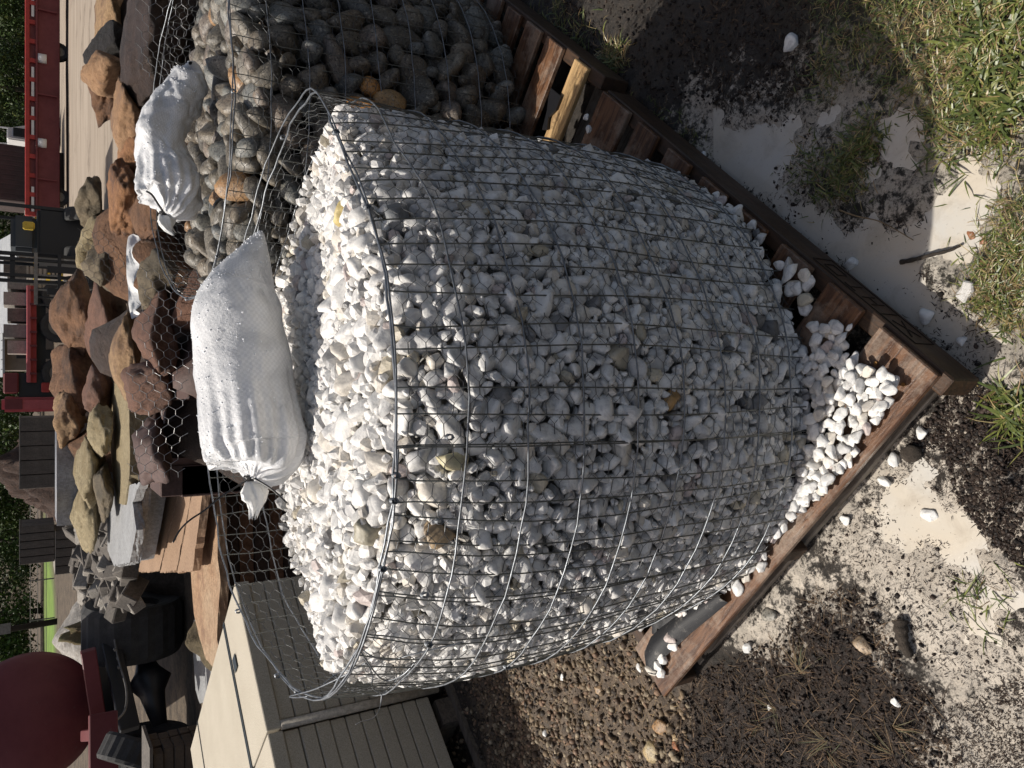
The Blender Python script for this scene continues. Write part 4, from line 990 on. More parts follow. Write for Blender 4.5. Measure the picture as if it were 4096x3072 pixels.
def block_pallet(x0, x1, y0, y1, Y, tiers, label):
    a = at(x0, y1, Y); b = at(x1, y0, Y); root = thing('block_pallet', ((a.x+b.x)/2, Y, 0), label, 'block pallet', 'pallets of grey concrete blocks'); w = b.x-a.x; h = a.z/tiers
    for t in range(tiers):
        off = .10*t; nb = 5
        for i in range(nb):
            for d in range(2):
                l = (w-off)/nb; link('block', MB().box(0, l-.012, 0, .38, 0, h-.02).mesh('block', False, .008), M_CONC, root, (-w/2+off*.8+i*l-.3*(tiers-1-t)*.5, d*.4, h*t))
        link('pallet_board', MB().box(0, w-off, 0, .8, 0, .014).mesh('pallet_board'), M_CONL, root, (-w/2+off*.8-.3*(tiers-1-t)*.5, 0, h*t+h-.018))
    return root
block_pallet(75, 215, 1655, 2000, 14, 3, 'nearer dark grey pallet of concrete blocks beside the red cab')
block_pallet(75, 200, 2085, 2300, 15, 3, 'smaller pallet of concrete blocks further left, under the trees')
def mound(px0, px1, y0, y1, Y, dy, m, label, cat, name, seed, amp=.2):
    a = at(px0, (y0+y1)/2, Y); L = at(px1, y1, Y); R = at(px1, y0, Y); n = 50; w = (R.x-L.x)/2; V = []; F = []
    for j in range(n+1):
        for i in range(n+1):
            u, v = i/n*2-1, j/n*2-1; rr = math.hypot(u, v); hh = max(0, 1-rr)**.8*a.z*1.15
            hh += (mnoise.fractal(Vector((u*3, v*3, seed)), .8, 2, 5))*amp*max(0, 1-rr)**.5*a.z; V.append((u*w, v*dy, max(hh, -.02) if rr < 1 else -.03))
    for j in range(n):
        for i in range(n): q = j*(n+1)+i; F.append([q, q+1, q+n+2, q+n+1])
    o = link(name, mesh_np(name, np.array(V), np.array(F)), m, None, ((L.x+R.x)/2, Y, 0)); return tag(o, label, cat)
M_CHIP = m_basic('bark_chips', (.09, .05, .035), (.045, .026, .02), 12, .9, .04, 25)
mound(12, 150, 1560, 2200, 17.5, 2.0, M_CHIP, 'heap of dark brown bark chips behind the block pallets', 'bark heap', 'bark_heap', 3, .35)
M_LIME = m_basic('pale_rubble', (.55, .52, .48), (.38, .36, .33), 3, .9, .05, 8, dark=(.18, .16, .14), dsc=2)
mound(235, 330, 2330, 2760, 19, 2.2, M_LIME, 'low heap of pale grey rubble below the green lawn', 'rubble heap', 'rubble_heap', 5, .10)
mound(300, 400, 2380, 2640, 12, 1.2, m_basic('weedy_soil', (.16, .17, .07), (.22, .15, .08), 4, .9, .03, 20), 'weedy brown and green hump between the rubble and the black truck', 'weedy hump', 'weedy_hump', 6, .4)
rb = random.Random(4); BL = mesh_np; k = 0
base_blk = MB().box(-.2, .2, -.1, .1, -.1, .1).mesh('rubble_block', False, .015)
base_blk.materials.append(M_CONC); base_lt = base_blk.copy(); base_lt.materials.clear(); base_lt.materials.append(M_CONL)
for i in range(105):
    y = rb.uniform(2040, 2440); x = rb.uniform(315, 530)-30*(y < 2150); Y = 10.2-(x-310)/210*2.6; p = at(x, y, Y); p.z = max(p.z, .08)
    o = link('rubble_block', base_lt if rb.random() < .3 else base_blk, None, None, p, (rb.uniform(-.5, .5), rb.uniform(-.5, .5), rb.uniform(0, 3)), (rb.uniform(.45, .8),)*3)
    tag(o, 'broken grey concrete block in the jumbled heap left of the yellow rocks', 'concrete block', 'broken concrete blocks in the jumbled heap')
mound(350, 600, 2000, 2440, 10.6, 1.8, m_basic('rubble_soil', (.12, .10, .085), (.07, .06, .05), 8, .9, .05, 12), 'dark soil heap the broken concrete blocks lie on', 'soil heap', 'soil_heap', 9, .15)
o = MB().tube([at(300, 2150, 11), at(360, 2190, 10.2), at(430, 2290, 9.2)], .035, 8).build('old_pole', M_CONL, None, True); tag(o, 'pale pole lying across the broken blocks', 'pole')
mound(775, 820, 2290, 2830, 6.0, .8, m_basic('dry_weeds', (.20, .16, .09), (.11, .085, .05), 14, .95, .03, 30), 'low ridge of dry weeds and dirt between the black axle and the pale slab', 'weedy ridge', 'weedy_ridge', 11, .12)
# dark brick-like rows at the lower left corner
r9 = random.Random(2); brk = MB().box(0, .2, 0, .1, 0, .062).mesh('brick', False, .004); brk.materials.append(m_basic('dark_brick', (.06, .045, .035), (.10, .075, .055), 6, .85, .004, 30))
c0 = at(760, 3110, 5.6)-Vector((.80, 0, 0)); bs_ = thing('brick_stack', (c0.x, 5.6, 0), 'stack of dark weathered bricks at the lower left beyond the pavers', 'brick stack')
for lz in range(11):
    for a in range(5):
        for b in range(3):
            link('brick', brk, None, bs_, (a*.206+r9.uniform(-.01, .01), b*.106+r9.uniform(-.015, .015), lz*.066), (0, 0, r9.uniform(-.04, .04)))
MB().box(-.05, 1.08, -.04, .36, 0, .02).build('cover_board', M_CONC, bs_).location = (0, 0, .73)

# ------------------------------------------------------------------ VEHICLES
def paint(name, c, c2=None, rough=.45):
    t = NT(name); co = t.co(True); n = t.noise(co, 3, 6, .7)
    col = t.mix(t.ramp(n, .4, .65), c, c2 or tuple(x*.75 for x in c)); col = t.mix(t.ramp(t.noise(co, 14, 5, .7), .64, .7, 0, .6), col, (.12, .09, .08))
    return t.out(col, t.ramp(n, .3, .7, rough, rough+.25), t.bump(t.noise(co, 40, 3), .001, .4), 0, .45)
M_RED = paint('worn_red_paint', (.36, .035, .03)); M_MRN_SHADE = paint('maroon_and_shaded_red_paint', (.15, .028, .032), (.12, .022, .026)); M_PINK = paint('faded_red_paint', (.42, .09, .10))  # maroon: the tank's own paint, and painted shade on the red trailer
M_BLK = NT('black_steel').out((.012, .014, .018), .4); M_TYRE = m_basic('tyre_rubber', (.035, .035, .036), (.06, .06, .06), 10, .8, .003, 60); M_WHT = paint('white_paint', (.7, .7, .7), (.6, .6, .6)); M_STL = m_basic('worn_steel', (.30, .29, .27), (.2, .19, .18), 10, .5, .001, 60, .5)
M_GLASS = NT('dark_glass').out((.02, .025, .03), .08); M_YEL = paint('yellow_paint', (.6, .42, .05))
def wheel(root, loc, R, w, axis='Y', rim=.55):
    ax = Vector((0, 1, 0)) if axis == 'Y' else Vector((1, 0, 0)); o = ax.orthogonal(); loc = Vector(loc)
    prof = [(-.5, .78), (-.5, .93), (-.38, 1.0), (.38, 1.0), (.5, .93), (.5, .78), (.42, rim), (-.42, rim)]; K = 40; mb = MB(); q = len(prof)
    u = o.normalized(); v = ax.cross(u)
    for i in range(K):
        a = 2*PI*i/K
        for t, r in prof:
            tr = (1-.03*(i % 2)) if r > .95 else 1
            mb.v.append(loc+ax*t*w+(u*math.cos(a)+v*math.sin(a))*R*r*tr)
    for i in range(K):
        for j in range(q): mb.f.append([i*q+j, i*q+(j+1) % q, ((i+1) % K)*q+(j+1) % q, ((i+1) % K)*q+j])
    wh = mb.build('wheel', M_TYRE, root, False)
    MB().tube([loc-ax*w*.3, loc+ax*w*.3], R*rim, 20).tube([loc-ax*w*.42, loc+ax*w*.42], R*.2, 12).build('rim', M_STL, wh)
def fr(x, y, Y): return at(x, y, Y)
# long red trailer: shade of its side painted in as maroon
Y = 34; a = fr(105, 860, Y); b = fr(105, -700, Y); tr = thing('flatbed_trailer', ((a.x+b.x)/2, Y, 0), 'long red flatbed trailer with stake rail, parked across the far side of the dirt road', 'trailer'); w = (b.x-a.x)/2
def zx(x, Y): return at(x, 400, Y).z
z1, z2, z3, z4 = zx(100, Y), zx(118, Y), zx(143, Y), zx(240, Y)
MB().box(-w, w, 0, 2.4, z2, z1).build('top_rail', M_RED, tr, bevel=.02)
for i in range(int(2*w/.72)):
    MB().box(-w+i*.72, -w+i*.72+.16, .03, .1, z3, z2).build('stake_pocket', M_RED, tr)
MB().box(-w, w, .12, .2, z3, z2).build('inner_beam', M_MRN_SHADE, tr)
for i in range(int(2*w/1.5)):
    if i % 3 != 1: MB().box(-w+i*1.5, -w+i*1.5+1.1, .05, .11, z3+.05, z2-.06).build('pale_bundle', M_WHT, tr)
MB().box(-w, w, -.03, .05, z3-.06, z3).build('lower_rail', M_MRN_SHADE, tr)
MB().box(-w, w, .15, 2.2, z4, z3-.06).build('side_skirt', M_MRN_SHADE, tr, bevel=.02)  # red side of the trailer, its shade put into the colour
for i in range(5):
    u = -w+1.4+i*3.2; MB().box(u, u+.06, .03, .15, z4+.1, z3-.06).build('brace', M_MRN_SHADE, tr); MB().tube([(u+1.4, .1, z3-.35), (u+1.4, .1, z3-.07)], .17, 12).build('pale_canister', M_WHT, tr, True)
for u in (-w+.9, -w+6.5, w-1.5): wheel(tr, (u, .5, .3), .34, .3)
# red flatbed truck with cab
Y = 28; a = fr(110, 1650, Y); b = fr(110, 1135, Y); rt = thing('flatbed_truck', ((a.x+b.x)/2, Y, 0), 'red flatbed truck seen side on behind the boulders, its faded red cab to the left', 'truck'); cx = (a.x+b.x)/2
def L(x, y): p = fr(x, y, Y); return p.x-cx, p.z
xr = L(110, 1140)[0]; xb = L(110, 1530)[0]
MB().box(xb, xr, 0, 2.3, L(125, 1300)[1], L(106, 1300)[1]).build('bed_rail', M_PINK, rt, bevel=.02)
MB().box(xb, xr, .1, 2.2, L(146, 1300)[1], L(125, 1300)[1]).build('bed_frame', M_RED, rt)
for i in range(7): u = xb+.25+i*(xr-xb)/7; MB().box(u, u+.06, -.02, .08, L(148, 1300)[1], L(120, 1300)[1]).build('stake_pocket', M_MRN_SHADE, rt)
MB().box(xb-.6, xr, .6, 1.6, L(185, 1300)[1], L(146, 1300)[1]).build('chassis', M_BLK, rt)
wheel(rt, (L(0, 1295)[0], .3, .52), .52, .35); wheel(rt, (L(0, 1490)[0], .3, .5), .5, .35); wheel(rt, (L(0, 1170)[0], .3, .5), .5, .35)
MB().box(L(0, 1650)[0], L(0, 1590)[0], .1, 2.1, .55, L(5, 1600)[1]).build('cab', M_PINK, rt, bevel=.08, seg=2)
MB().box(L(0, 1645)[0]+.05, L(0, 1597)[0], .06, .12, L(90, 1600)[1], L(20, 1600)[1]).build('cab_window', M_MRN_SHADE, rt)
MB().box(L(0, 1575)[0], L(0, 1490)[0], .1, 2.1, L(75, 1500)[1], L(12, 1500)[1]).build('sleeper_box', M_MRN_SHADE, rt, bevel=.04)
MB().box(L(0, 1590)[0], L(0, 1490)[0], .3, 1.9, .6, L(75, 1500)[1]).build('body_frame', M_BLK, rt)
MB().box(L(0, 1570)[0], L(0, 1530)[0], 0, .1, L(200, 1550)[1], L(165, 1550)[1]).build('mudguard', M_RED, rt, bevel=.03)
for i in range(6): MB().box(xb+.9+i*.5, xb+1.3+i*.5, .4, 1.6, L(106, 1300)[1], L(106, 1300)[1]+.5+.1*(i % 2)).build('load_crate', (M_CONL, M_STL, M_CONC)[i % 3], rt)
# black forklift
Y = 17; fk = thing('forklift', (fr(0, 1000, Y).x, Y, 0), 'black forklift with mast and load backrest, facing the camera beyond the boulders', 'forklift'); cx = fk.location.x
def L(x, y): p = fr(x, y, Y); return p.x-cx, p.z
for y in (1008, 1030, 1095, 1118):
    u = L(0, y)[0]; MB().box(u-.03, u+.03, 0, .12, .15, L(-130, y)[1]).build('mast_rail', M_BLK, fk)
for x in (60, 0): zz = L(x, 1060)[1]; MB().box(L(0, 1120)[0], L(0, 1005)[0], .03, .09, zz, zz+.08).build('mast_crossbar', M_BLK, fk)
zt, zb = L(143, 1100)[1], L(237, 1100)[1]; ul, ur = L(0, 1212)[0], L(0, 1002)[0]
MB().box(ul, ur, -.12, -.07, zt-.03, zt+.03).build('backrest_top', M_STL, fk); MB().box(ul, ur, -.12, -.07, zb-.03, zb+.03).build('backrest_bottom', M_BLK, fk)
for i in range(8): u = ul+(ur-ul)*i/7; MB().box(u-.015, u+.015, -.11, -.08, zb, zt).build('backrest_bar', M_STL if i in (2, 4) else M_BLK, fk)
for u in (ul+.25, ur-.3): MB().box(u-.06, u+.06, -1.1, -.1, .25, .29).box(u-.06, u+.06, -.16, -.1, .25, zb+.2).build('fork', M_BLK, fk)
MB().box(L(0, 1005)[0], L(0, 800)[0], .3, 1.8, .35, L(150, 900)[1]).build('body', M_BLK, fk, bevel=.05, seg=2)
MB().box(L(0, 980)[0], L(0, 830)[0], .5, 1.4, L(150, 900)[1], L(40, 900)[1]).build('seat_box', NT('dark_grey_paint').out((.06, .07, .08), .45), fk, bevel=.08, seg=2)
for y in (800, 1000):
    for d in (.3, 1.7): u = L(0, y)[0]; MB().box(u-.03, u+.03, d, d+.06, .4, L(-150, y)[1]).build('roof_post', M_BLK, fk)
MB().box(L(0, 1005)[0], L(0, 795)[0], .25, 1.8, L(-150, 900)[1], L(-150, 900)[1]+.08).build('roof_guard', M_BLK, fk)
MB().box(L(0, 900)[0], L(0, 870)[0], .1, .3, L(140, 900)[1], L(90, 900)[1]).build('yellow_tank', M_YEL, fk, bevel=.03)
wheel(fk, (L(0, 985)[0], .3, .4), .4, .25, 'X'); wheel(fk, (L(0, 820)[0], .3, .4), .4, .25, 'X'); wheel(fk, (L(0, 1110)[0], .3, .4), .4, .25, 'X')
# white pickup cab and brown container
Y = 42; a = fr(0, 572, Y); b = fr(0, 505, Y); pk = thing('white_truck', ((a.x+b.x)/2, Y, 0), 'white truck cab with rack showing over the red trailer', 'truck'); w = (b.x-a.x)/2
MB().prism([(-w, 0), (w*1.2, 0), (w, 1.3), (w*.3, 2.1), (-w, 2.1)], -.9, .9, Matrix.Rotation(PI/2, 4, 'X')).build('cab', M_WHT, pk, bevel=.06, seg=2)
MB().box(-w*.6, w*.4, -1.0, -.92, 1.35, 1.85).build('side_window', M_GLASS, pk)
MB().tube([(-w, 0, 2.1), (-w, 0, 2.5), (w*.9, 0, 2.5), (w, 0, 1.5)], .04, 6).build('rack', M_WHT, pk)
for u in (-w*.3, w*.8): wheel(pk, (u, -.8, .42), .42, .25)
Y = 38; a = fr(0, 800, Y); b = fr(0, 572, Y); bx = thing('container', ((a.x+b.x)/2, Y, 0), 'dull brown container box behind the red trailer, left of the white cab', 'container'); w = (b.x-a.x)/2
MB().box(-w, w, 0, 2.4, .4, 3.2).build('box_body', m_basic('brown_steel', (.10, .07, .065), (.07, .05, .045), 2, .7), bx, bevel=.04)
for i in range(12): MB().box(-w+.1+i*w/6, -w+.16+i*w/6, -.03, 0, .5, 3.1).build('rib', bpy.data.materials['brown_steel'], bx)
MB().box(-w, w, .2, 2.2, 0, .4).build('underframe', M_BLK, bx)
# sheds behind the forklift
Y = 46; M_TIN = m_basic('pale_tin_roof', (.55, .57, .58), (.42, .44, .46), 3, .45, .004, 20); M_SHED = m_basic('tan_shed_wall', (.30, .26, .22), (.24, .20, .17), 2, .85)
def shed(y0, y1, Y, zt, label, nrib):
    a = fr(0, y1, Y); b = fr(0, y0, Y); s = thing('shed', ((a.x+b.x)/2, Y, 0), label, 'shed'); w = (b.x-a.x)/2
    MB().box(-w, w, 0, 5, 0, zt).build('wall', M_SHED, s); MB().box(-w*.5, -w*.1, -.04, 0, 0, zt*.75).build('door', M_BLK, s)
    MB().prism([(-.8, zt-.05), (5.5, zt+1.4), (5.5, zt+1.5), (-.8, zt+.05)], -w-.4, w+.4, Matrix(((0, 0, 1, 0), (1, 0, 0, 0), (0, 1, 0, 0), (0, 0, 0, 1)))).build('roof', M_TIN, s)
    for i in range(nrib): MB().box(-w+i*2*w/nrib, -w+i*2*w/nrib+.05, -.75, -.7, zt+.06, zt+.12).build('roof_rib', M_TIN, s)
shed(960, 1290, 46, 1.7, 'open shed with pale tin roof behind the forklift mast', 8)
shed(1290, 1480, 52, 2.4, 'tan walled shed behind the red flatbed truck', 5)
for k, (y, Yp) in enumerate(((1160, 40), (1050, 39), (890, 37))):
    p = fr(90, y, Yp); st_ = thing('pallet_pile', (p.x, Yp, 0), ('pile of yellow-brown pallets under the tin roof', 'pile of pallets glimpsed through the forklift mast', 'pile of pallets seen right of the forklift seat')[k], 'pallet pile')
    for j in range(9): link('pallet_layer', MB().box(-.6, .6, 0, 1, 0, .1).box(-.6, -.5, -.01, 1, .1, .15).box(.5, .6, -.01, 1, .1, .15).box(-.05, .05, -.01, 1, .1, .15).mesh('pallet_layer'), M_YEL if j % 3 == 0 else M_CONL, st_, (0, 0, j*.16))
# maroon tank and black truck chassis at the lower left
Y = 8.6; c = fr(118, 2868, Y); tk = thing('tank_truck', (c.x, Y, 0), 'old tank truck with domed maroon tank on black chassis, at the lower left', 'tank truck')
def L(x, y, Yy=Y): p = fr(x, y, Yy); return Vector((p.x-tk.location.x, Yy-Y, p.z))
Rr = (L(118, 2618)-L(118, 2868)).length; cz = L(118, 2868).z; ax = Vector((-.42, .91, 0)).normalized(); sd = Vector((ax.y, -ax.x, 0)); K = 64; mb = MB(); prof = [(-.22, 0), (-.215, .25), (-.19, .5), (-.14, .75), (-.07, .92), (0, 1), (.06, 1.01), (.1, 1.0), (3.6, 1.0), (3.7, .6), (3.75, 0)]
for t, r in prof:
    for i in range(K): an = 2*PI*i/K; mb.v.append(Vector((0, 0, cz))+ax*t+(sd*math.cos(an)+Vector((0, 0, 1))*math.sin(an))*Rr*r)
for j in range(len(prof)-1):
    for i in range(K): mb.f.append([j*K+i, j*K+(i+1) % K, (j+1)*K+(i+1) % K, (j+1)*K+i])
mb.build('tank', M_MRN_SHADE, tk, True)
def beam(p, q, w, h, m, name):
    p, q = Vector(p), Vector(q); d = q-p; M = Matrix.Translation(p) @ d.to_track_quat('X', 'Z').to_matrix().to_4x4(); return MB().box(0, d.length, -w/2, w/2, -h/2, h/2, M).build(name, m, tk, bevel=.008)
beam(L(352, 2600, 8.3), L(392, 2865, 8.3), .10, .13, M_MRN_SHADE, 'tank_cradle'); beam(L(412, 2850, 7.6), L(415, 3150, 7.4), .12, .22, M_MRN_SHADE, 'tank_cradle'); beam(L(345, 2940, 8.2), L(395, 2935, 7.7), .1, .1, M_MRN_SHADE, 'cradle_bracket')
beam(L(415, 2440, 9.0), L(520, 2920, 7.9), .08, .17, M_BLK, 'chassis_rail'); beam(L(390, 2600, 9.9), L(450, 3000, 8.9), .08, .17, M_BLK, 'chassis_rail'); beam(L(360, 2480, 9.2), L(470, 2460, 9.0), .1, .12, M_BLK, 'chassis_end')
for q in ((455, 2585), (466, 2620), (470, 2655), (484, 2780), (494, 2830), (478, 2745)): p = L(q[0], q[1], 8.5); MB().tube([p+Vector((0, -.09, 0)), p+Vector((0, -.13, 0))], .014, 8).build('bolt', M_STL, tk)
p = L(545, 2500, 9.0); wheel(tk, (p.x, p.y, .47), .49, .55, 'X', .5)
p0, p1, p2, p3 = L(560, 2560, 8.9), L(590, 2680, 8.7), L(615, 2800, 8.55), L(640, 2900, 8.45)
MB().tube([p0, p0.lerp(p1, .6), p1-Vector((.2, 0, 0))*0, p1.lerp(p2, .35), p1.lerp(p2, .8), p3], [.07, .07, .12, .21, .12, .07], 16).build('axle', M_BLK, tk, True)
wheel(tk, (p3.x-.25, p3.y, .42), .45, .3, 'X', .5)
hz = spline([np.array(L(x, y, Yy)) for x, y, Yy in ((440, 2440, 8.9), (470, 2620, 8.4), (505, 2750, 8.0), (500, 2840, 7.8), (455, 2900, 7.7), (460, 2980, 7.6), (505, 3030, 7.5), (510, 3110, 7.4))], 6)
MB().tube([Vector(q) for q in hz], .011, 6).build('air_hose', M_STL, tk, True)
wh = thing('loose_tyre', fr(525, 3010, 6.9), 'grey treaded tyre lying at the lower left below the maroon frame', 'tyre'); wheel(wh, (0, 0, 0), .24, .2, 'X', .6); wh.rotation_euler = (0, .5, .4)
# light pole, fence wires, lawn kerb
Y = 46; a = fr(215, 2487, Y); po = thing('utility_pole', (a.x, Y, 0), 'dark wooden utility pole standing at the edge of the lawn', 'utility pole')
MB().tube([(0, 0, -.1), (-.25, 0, 9)], [.16, .11], 10).build('pole_shaft', M_NBLK, po, True); MB().box(-1.1, .8, -.06, .06, 7.9, 8.05).build('crossarm', M_NBLK, po); MB().box(-.22, .3, -.22, -.16, 2.0, 3.0).build('marker_plate', M_STL, po)
fe = thing('wire_fence', (fr(0, 2560, 50).x, 50, 0), 'thin post and wire fence along the lawn under the trees', 'fence')
for i in range(9): MB().tube([(-8+i*2.2, 0, 0), (-8+i*2.2, 0, 1.2)], .04, 6).build('post', M_STL, fe)
for zz in (.4, .8, 1.15): MB().tube([(-8, 0, zz), (9.6, 0, zz)], .018, 5).build('fence_wire', M_STL, fe)
# ------------------------------------------------------------------ TREES
def m_leaf():
    t = NT('leaves'); col = t.n('Attribute', attribute_name='tint').outputs['Color']; t.out(col, .5, None, 0, .3)
    t.b.inputs['Transmission Weight'].default_value = 0; return t.m
M_LEAF = m_leaf(); M_BARK = m_basic('bark', (.09, .07, .055), (.05, .04, .03), 6, .9, .02, 20)
def crown(seed, n=5200, w=5.2, h=8.5):
    r = np.random.RandomState(seed); nc = 60; cc = r.uniform(-1, 1, (nc, 3)); cc = cc/np.maximum(1, np.linalg.norm(cc, axis=1))[:, None]*np.array([w, w*.7, h/2])*.85
    k = r.randint(nc, size=n); P = cc[k]+r.normal(0, .62, (n, 3)); s = r.uniform(.10, .26, n)
    A = r.normal(size=(n, 3)); A /= np.linalg.norm(A, axis=1)[:, None]; Bv = np.cross(A, r.normal(size=(n, 3))); Bv /= np.linalg.norm(Bv, axis=1)[:, None]
    V = np.stack([P-A*s[:, None], P+Bv*s[:, None]*.5, P+A*s[:, None], P-Bv*s[:, None]*.5], 1).reshape(-1, 3); F = np.arange(n*4).reshape(n, 4)
    b = np.clip(.55+.5*(r.rand(nc)[k]-.5)+r.normal(0, .12, n), .2, 1.2); C = np.stack([.085*b, .14*b, .035*b], 1); C[r.rand(n) < .06] = (.12, .14, .03)
    return V+np.array([0, 0, h/2+.1]), F, np.repeat(C, 4, 0)
CR = []
for i in range(4):
    V, F, C_ = crown(i+1); me = mesh_np('crown', V, F, False, C_); me.materials.append(M_LEAF); CR.append(me)
rt_ = random.Random(8); names = ['at the far right end', 'second from the right end', 'right of the white cab', 'behind the white cab', 'behind the brown container', 'behind the forklift mast', 'behind the tin roof', 'behind the tan shed', 'behind the red cab', 'behind the bark heap', 'behind the block pallets', 'behind the utility pole', 'above the maroon tank', 'at the far left end']
for row in range(2):
    for i in range(14):
        x = 38-i*5.8+rt_.uniform(-1, 1)+row*2.5; Yt = 82+row*9+rt_.uniform(-3, 3)
        t = thing('broadleaf_tree', (x, Yt, 0), 'leafy tree in the %s row, %s' % ('front' if row == 0 else 'back', names[i]), 'tree', 'trees of the far tree line')
        s = rt_.uniform(.85, 1.15); link('crown', CR[rt_.randrange(4)], None, t, (0, 0, 0), (0, 0, rt_.uniform(0, 6)), (s, s, s))
        MB().tube([(0, 0, -.1), (.1, 0, 2), (.3, .2, 5*s)], [.28, .2, .08], 8).build('trunk', M_BARK, t, True)
# ------------------------------------------------------------------ GRASS AND DEBRIS
def in_poly_pts(poly, n, r):
    P = gp(poly); xs = [p[0] for p in P]; ys = [p[1] for p in P]; out = np.zeros((0, 2))
    while len(out) < n:
        q = np.stack([r.uniform(min(xs), max(xs), n*2), r.uniform(min(ys), max(ys), n*2)], 1); out = np.concatenate([out, q[psdf(q, P) > -.004]])
    return out[:n]
def blades(name, specs, m, kind='stuff', seed=1):
    """specs: (x, y, heading, length, width, lift, colour)"""
    V = []; F = []; C = []; r = random.Random(seed)
    for (x, y, a, l, w, lift, c) in specs:
        d = Vector((math.cos(a), math.sin(a), 0)); s_ = Vector((-d.y, d.x, 0)); z0 = gz(x, y)+.001; n = len(V); bend = r.uniform(-.25, .25)
        for k in range(4):
            t = k/3; zz = z0+lift*l*math.sin(t*PI*.62); q = Vector((x, y, 0))+d*l*t+s_*bend*l*t*t; ww = w*(1, .95, .7, .08)[k]/2
            V.append((q.x-s_.x*ww, q.y-s_.y*ww, zz)); V.append((q.x+s_.x*ww, q.y+s_.y*ww, zz+w*.25)); C += [c, c]
        for k in range(3): F.append([n+2*k, n+2*k+1, n+2*k+3, n+2*k+2])
    o = link(name, mesh_np(name, np.array(V), np.array(F), False, np.array(C)), m); return tag(o, kind=kind)
t = NT('blade'); cc = t.n('Attribute', attribute_name='tint').outputs['Color']; M_GRS = t.out(t.mix(t.ramp(t.noise(t.co(False), 150, 3), .4, .6), cc, t.mix(1.0, cc, (.65, .7, .6), 'MULTIPLY')), .38, None, 0, .45)
t = NT('dull_needle'); M_NDL = t.out(t.n('Attribute', attribute_name='tint').outputs['Color'], .8, None, 0, .12)
r = np.random.RandomState(3); SPX = []
GREENS = [(.11, .135, .032), (.08, .105, .028), (.17, .185, .05), (.24, .23, .085), (.095, .12, .045)]; DRY = [(.36, .26, .12), (.26, .17, .09), (.20, .12, .06), (.42, .33, .17)]
def tufts(poly, n, nb, L_, W_, dry, rr=.02):
    for x, y in in_poly_pts(poly, n, r):
        a0 = r.rand()*6.28
        for k in range(r.randint(nb[0], nb[1])):
            a = r.rand()*6.28; c = np.array(DRY[r.randint(4)] if r.rand() < dry else GREENS[r.randint(5)])*r.uniform(.8, 1.2)
            SPX.append((x+r.normal()*rr, y+r.normal()*rr, a, r.uniform(*L_), r.uniform(*W_)*(.5 if c[0] > c[1] else 1), r.uniform(.05, .45), tuple(c)))
tufts(GRASS[0], 540, (3, 9), (.010, .034), (.0018, .0038), .56)
tufts([(3850,-60),(3850,300),(3900,520),(4120,560),(4120,-60)], 90, (6, 10), (.02, .05), (.004, .0068), .15, .01)
tufts(GRASS[1], 250, (4, 9), (.012, .036), (.0014, .003), .5)
tufts(GRASS[2], 230, (4, 8), (.010, .026), (.0016, .0032), .5)
tufts(GRASS[3], 120, (4, 8), (.012, .032), (.002, .004), .35)
tufts([(3200,560),(3300,620),(3290,800),(3220,760)], 40, (3, 7), (.012, .03), (.002, .0035), .4)
tufts([(4050,1600),(4110,1560),(4110,1750),(4060,1720)], 26, (5, 9), (.03, .07), (.003, .006), .2)
tufts([(2060,40),(2300,0),(2420,150),(2350,260),(2150,120)], 60, (4, 8), (.02, .05), (.002, .004), .4)
tufts([(2420,200),(2500,160),(2520,280),(2440,320)], 60, (5, 9), (.02, .045), (.002, .004), .5, .012)
tufts([(3880,2350),(3960,2300),(3950,2500),(3900,2480)], 10, (4, 7), (.02, .05), (.002, .003), .2)
tufts([(2500,380),(2800,540),(2780,640),(2480,420)], 45, (3, 7), (.012, .03), (.0015, .003), .45)
tufts([(3700,600),(4000,640),(4000,760),(3850,900),(3760,800)], 14, (4, 7), (.02, .045), (.002, .004), .2)
blades('grass', SPX, M_GRS); tag(bpy.data.objects['grass'], 'short wet grass with straw in it, growing at the top right and right edge', 'grass')
# needles, straw and bark bits on the mulch
SPX2 = []
def litter(poly, n, L_, W_, cols, lift=.12):
    for x, y in in_poly_pts(poly, n, r):
        c = np.array(cols[r.randint(len(cols))])*r.uniform(.7, 1.3); SPX2.append((x, y, r.rand()*6.28, r.uniform(*L_), r.uniform(*W_), r.uniform(0, lift), tuple(c)))
NE = [(.085, .06, .042), (.15, .105, .068), (.05, .036, .028), (.03, .021, .017), (.02, .014, .012)]
litter(MULCH[1], 3000, (.006, .03), (.0007, .0018), NE, .25); litter(MULCH[1], 700, (.03, .075), (.0006, .0011), NE[:3], .2)
litter(MULCH[0], 1500, (.005, .022), (.0007, .0018), NE[2:], .25); litter(GRAV[0], 900, (.01, .05), (.0006, .0014), [(.30, .22, .13), (.2, .14, .08)], .2)
litter(SAND[2], 2600, (.002, .010), (.0006, .0016), NE[2:], .2); litter(SAND[5], 1800, (.002, .009), (.0006, .0018), NE[2:], .2); litter(SAND[0], 1100, (.003, .014), (.0008, .002), NE[2:], .2); litter(PUD[5], 160, (.004, .02), (.0008, .002), NE[2:], .1)
litter([(3000,-60),(3280,-60),(3260,340),(3120,440),(2850,420),(2700,100)], 900, (.005, .03), (.0008, .0018), NE, .2)
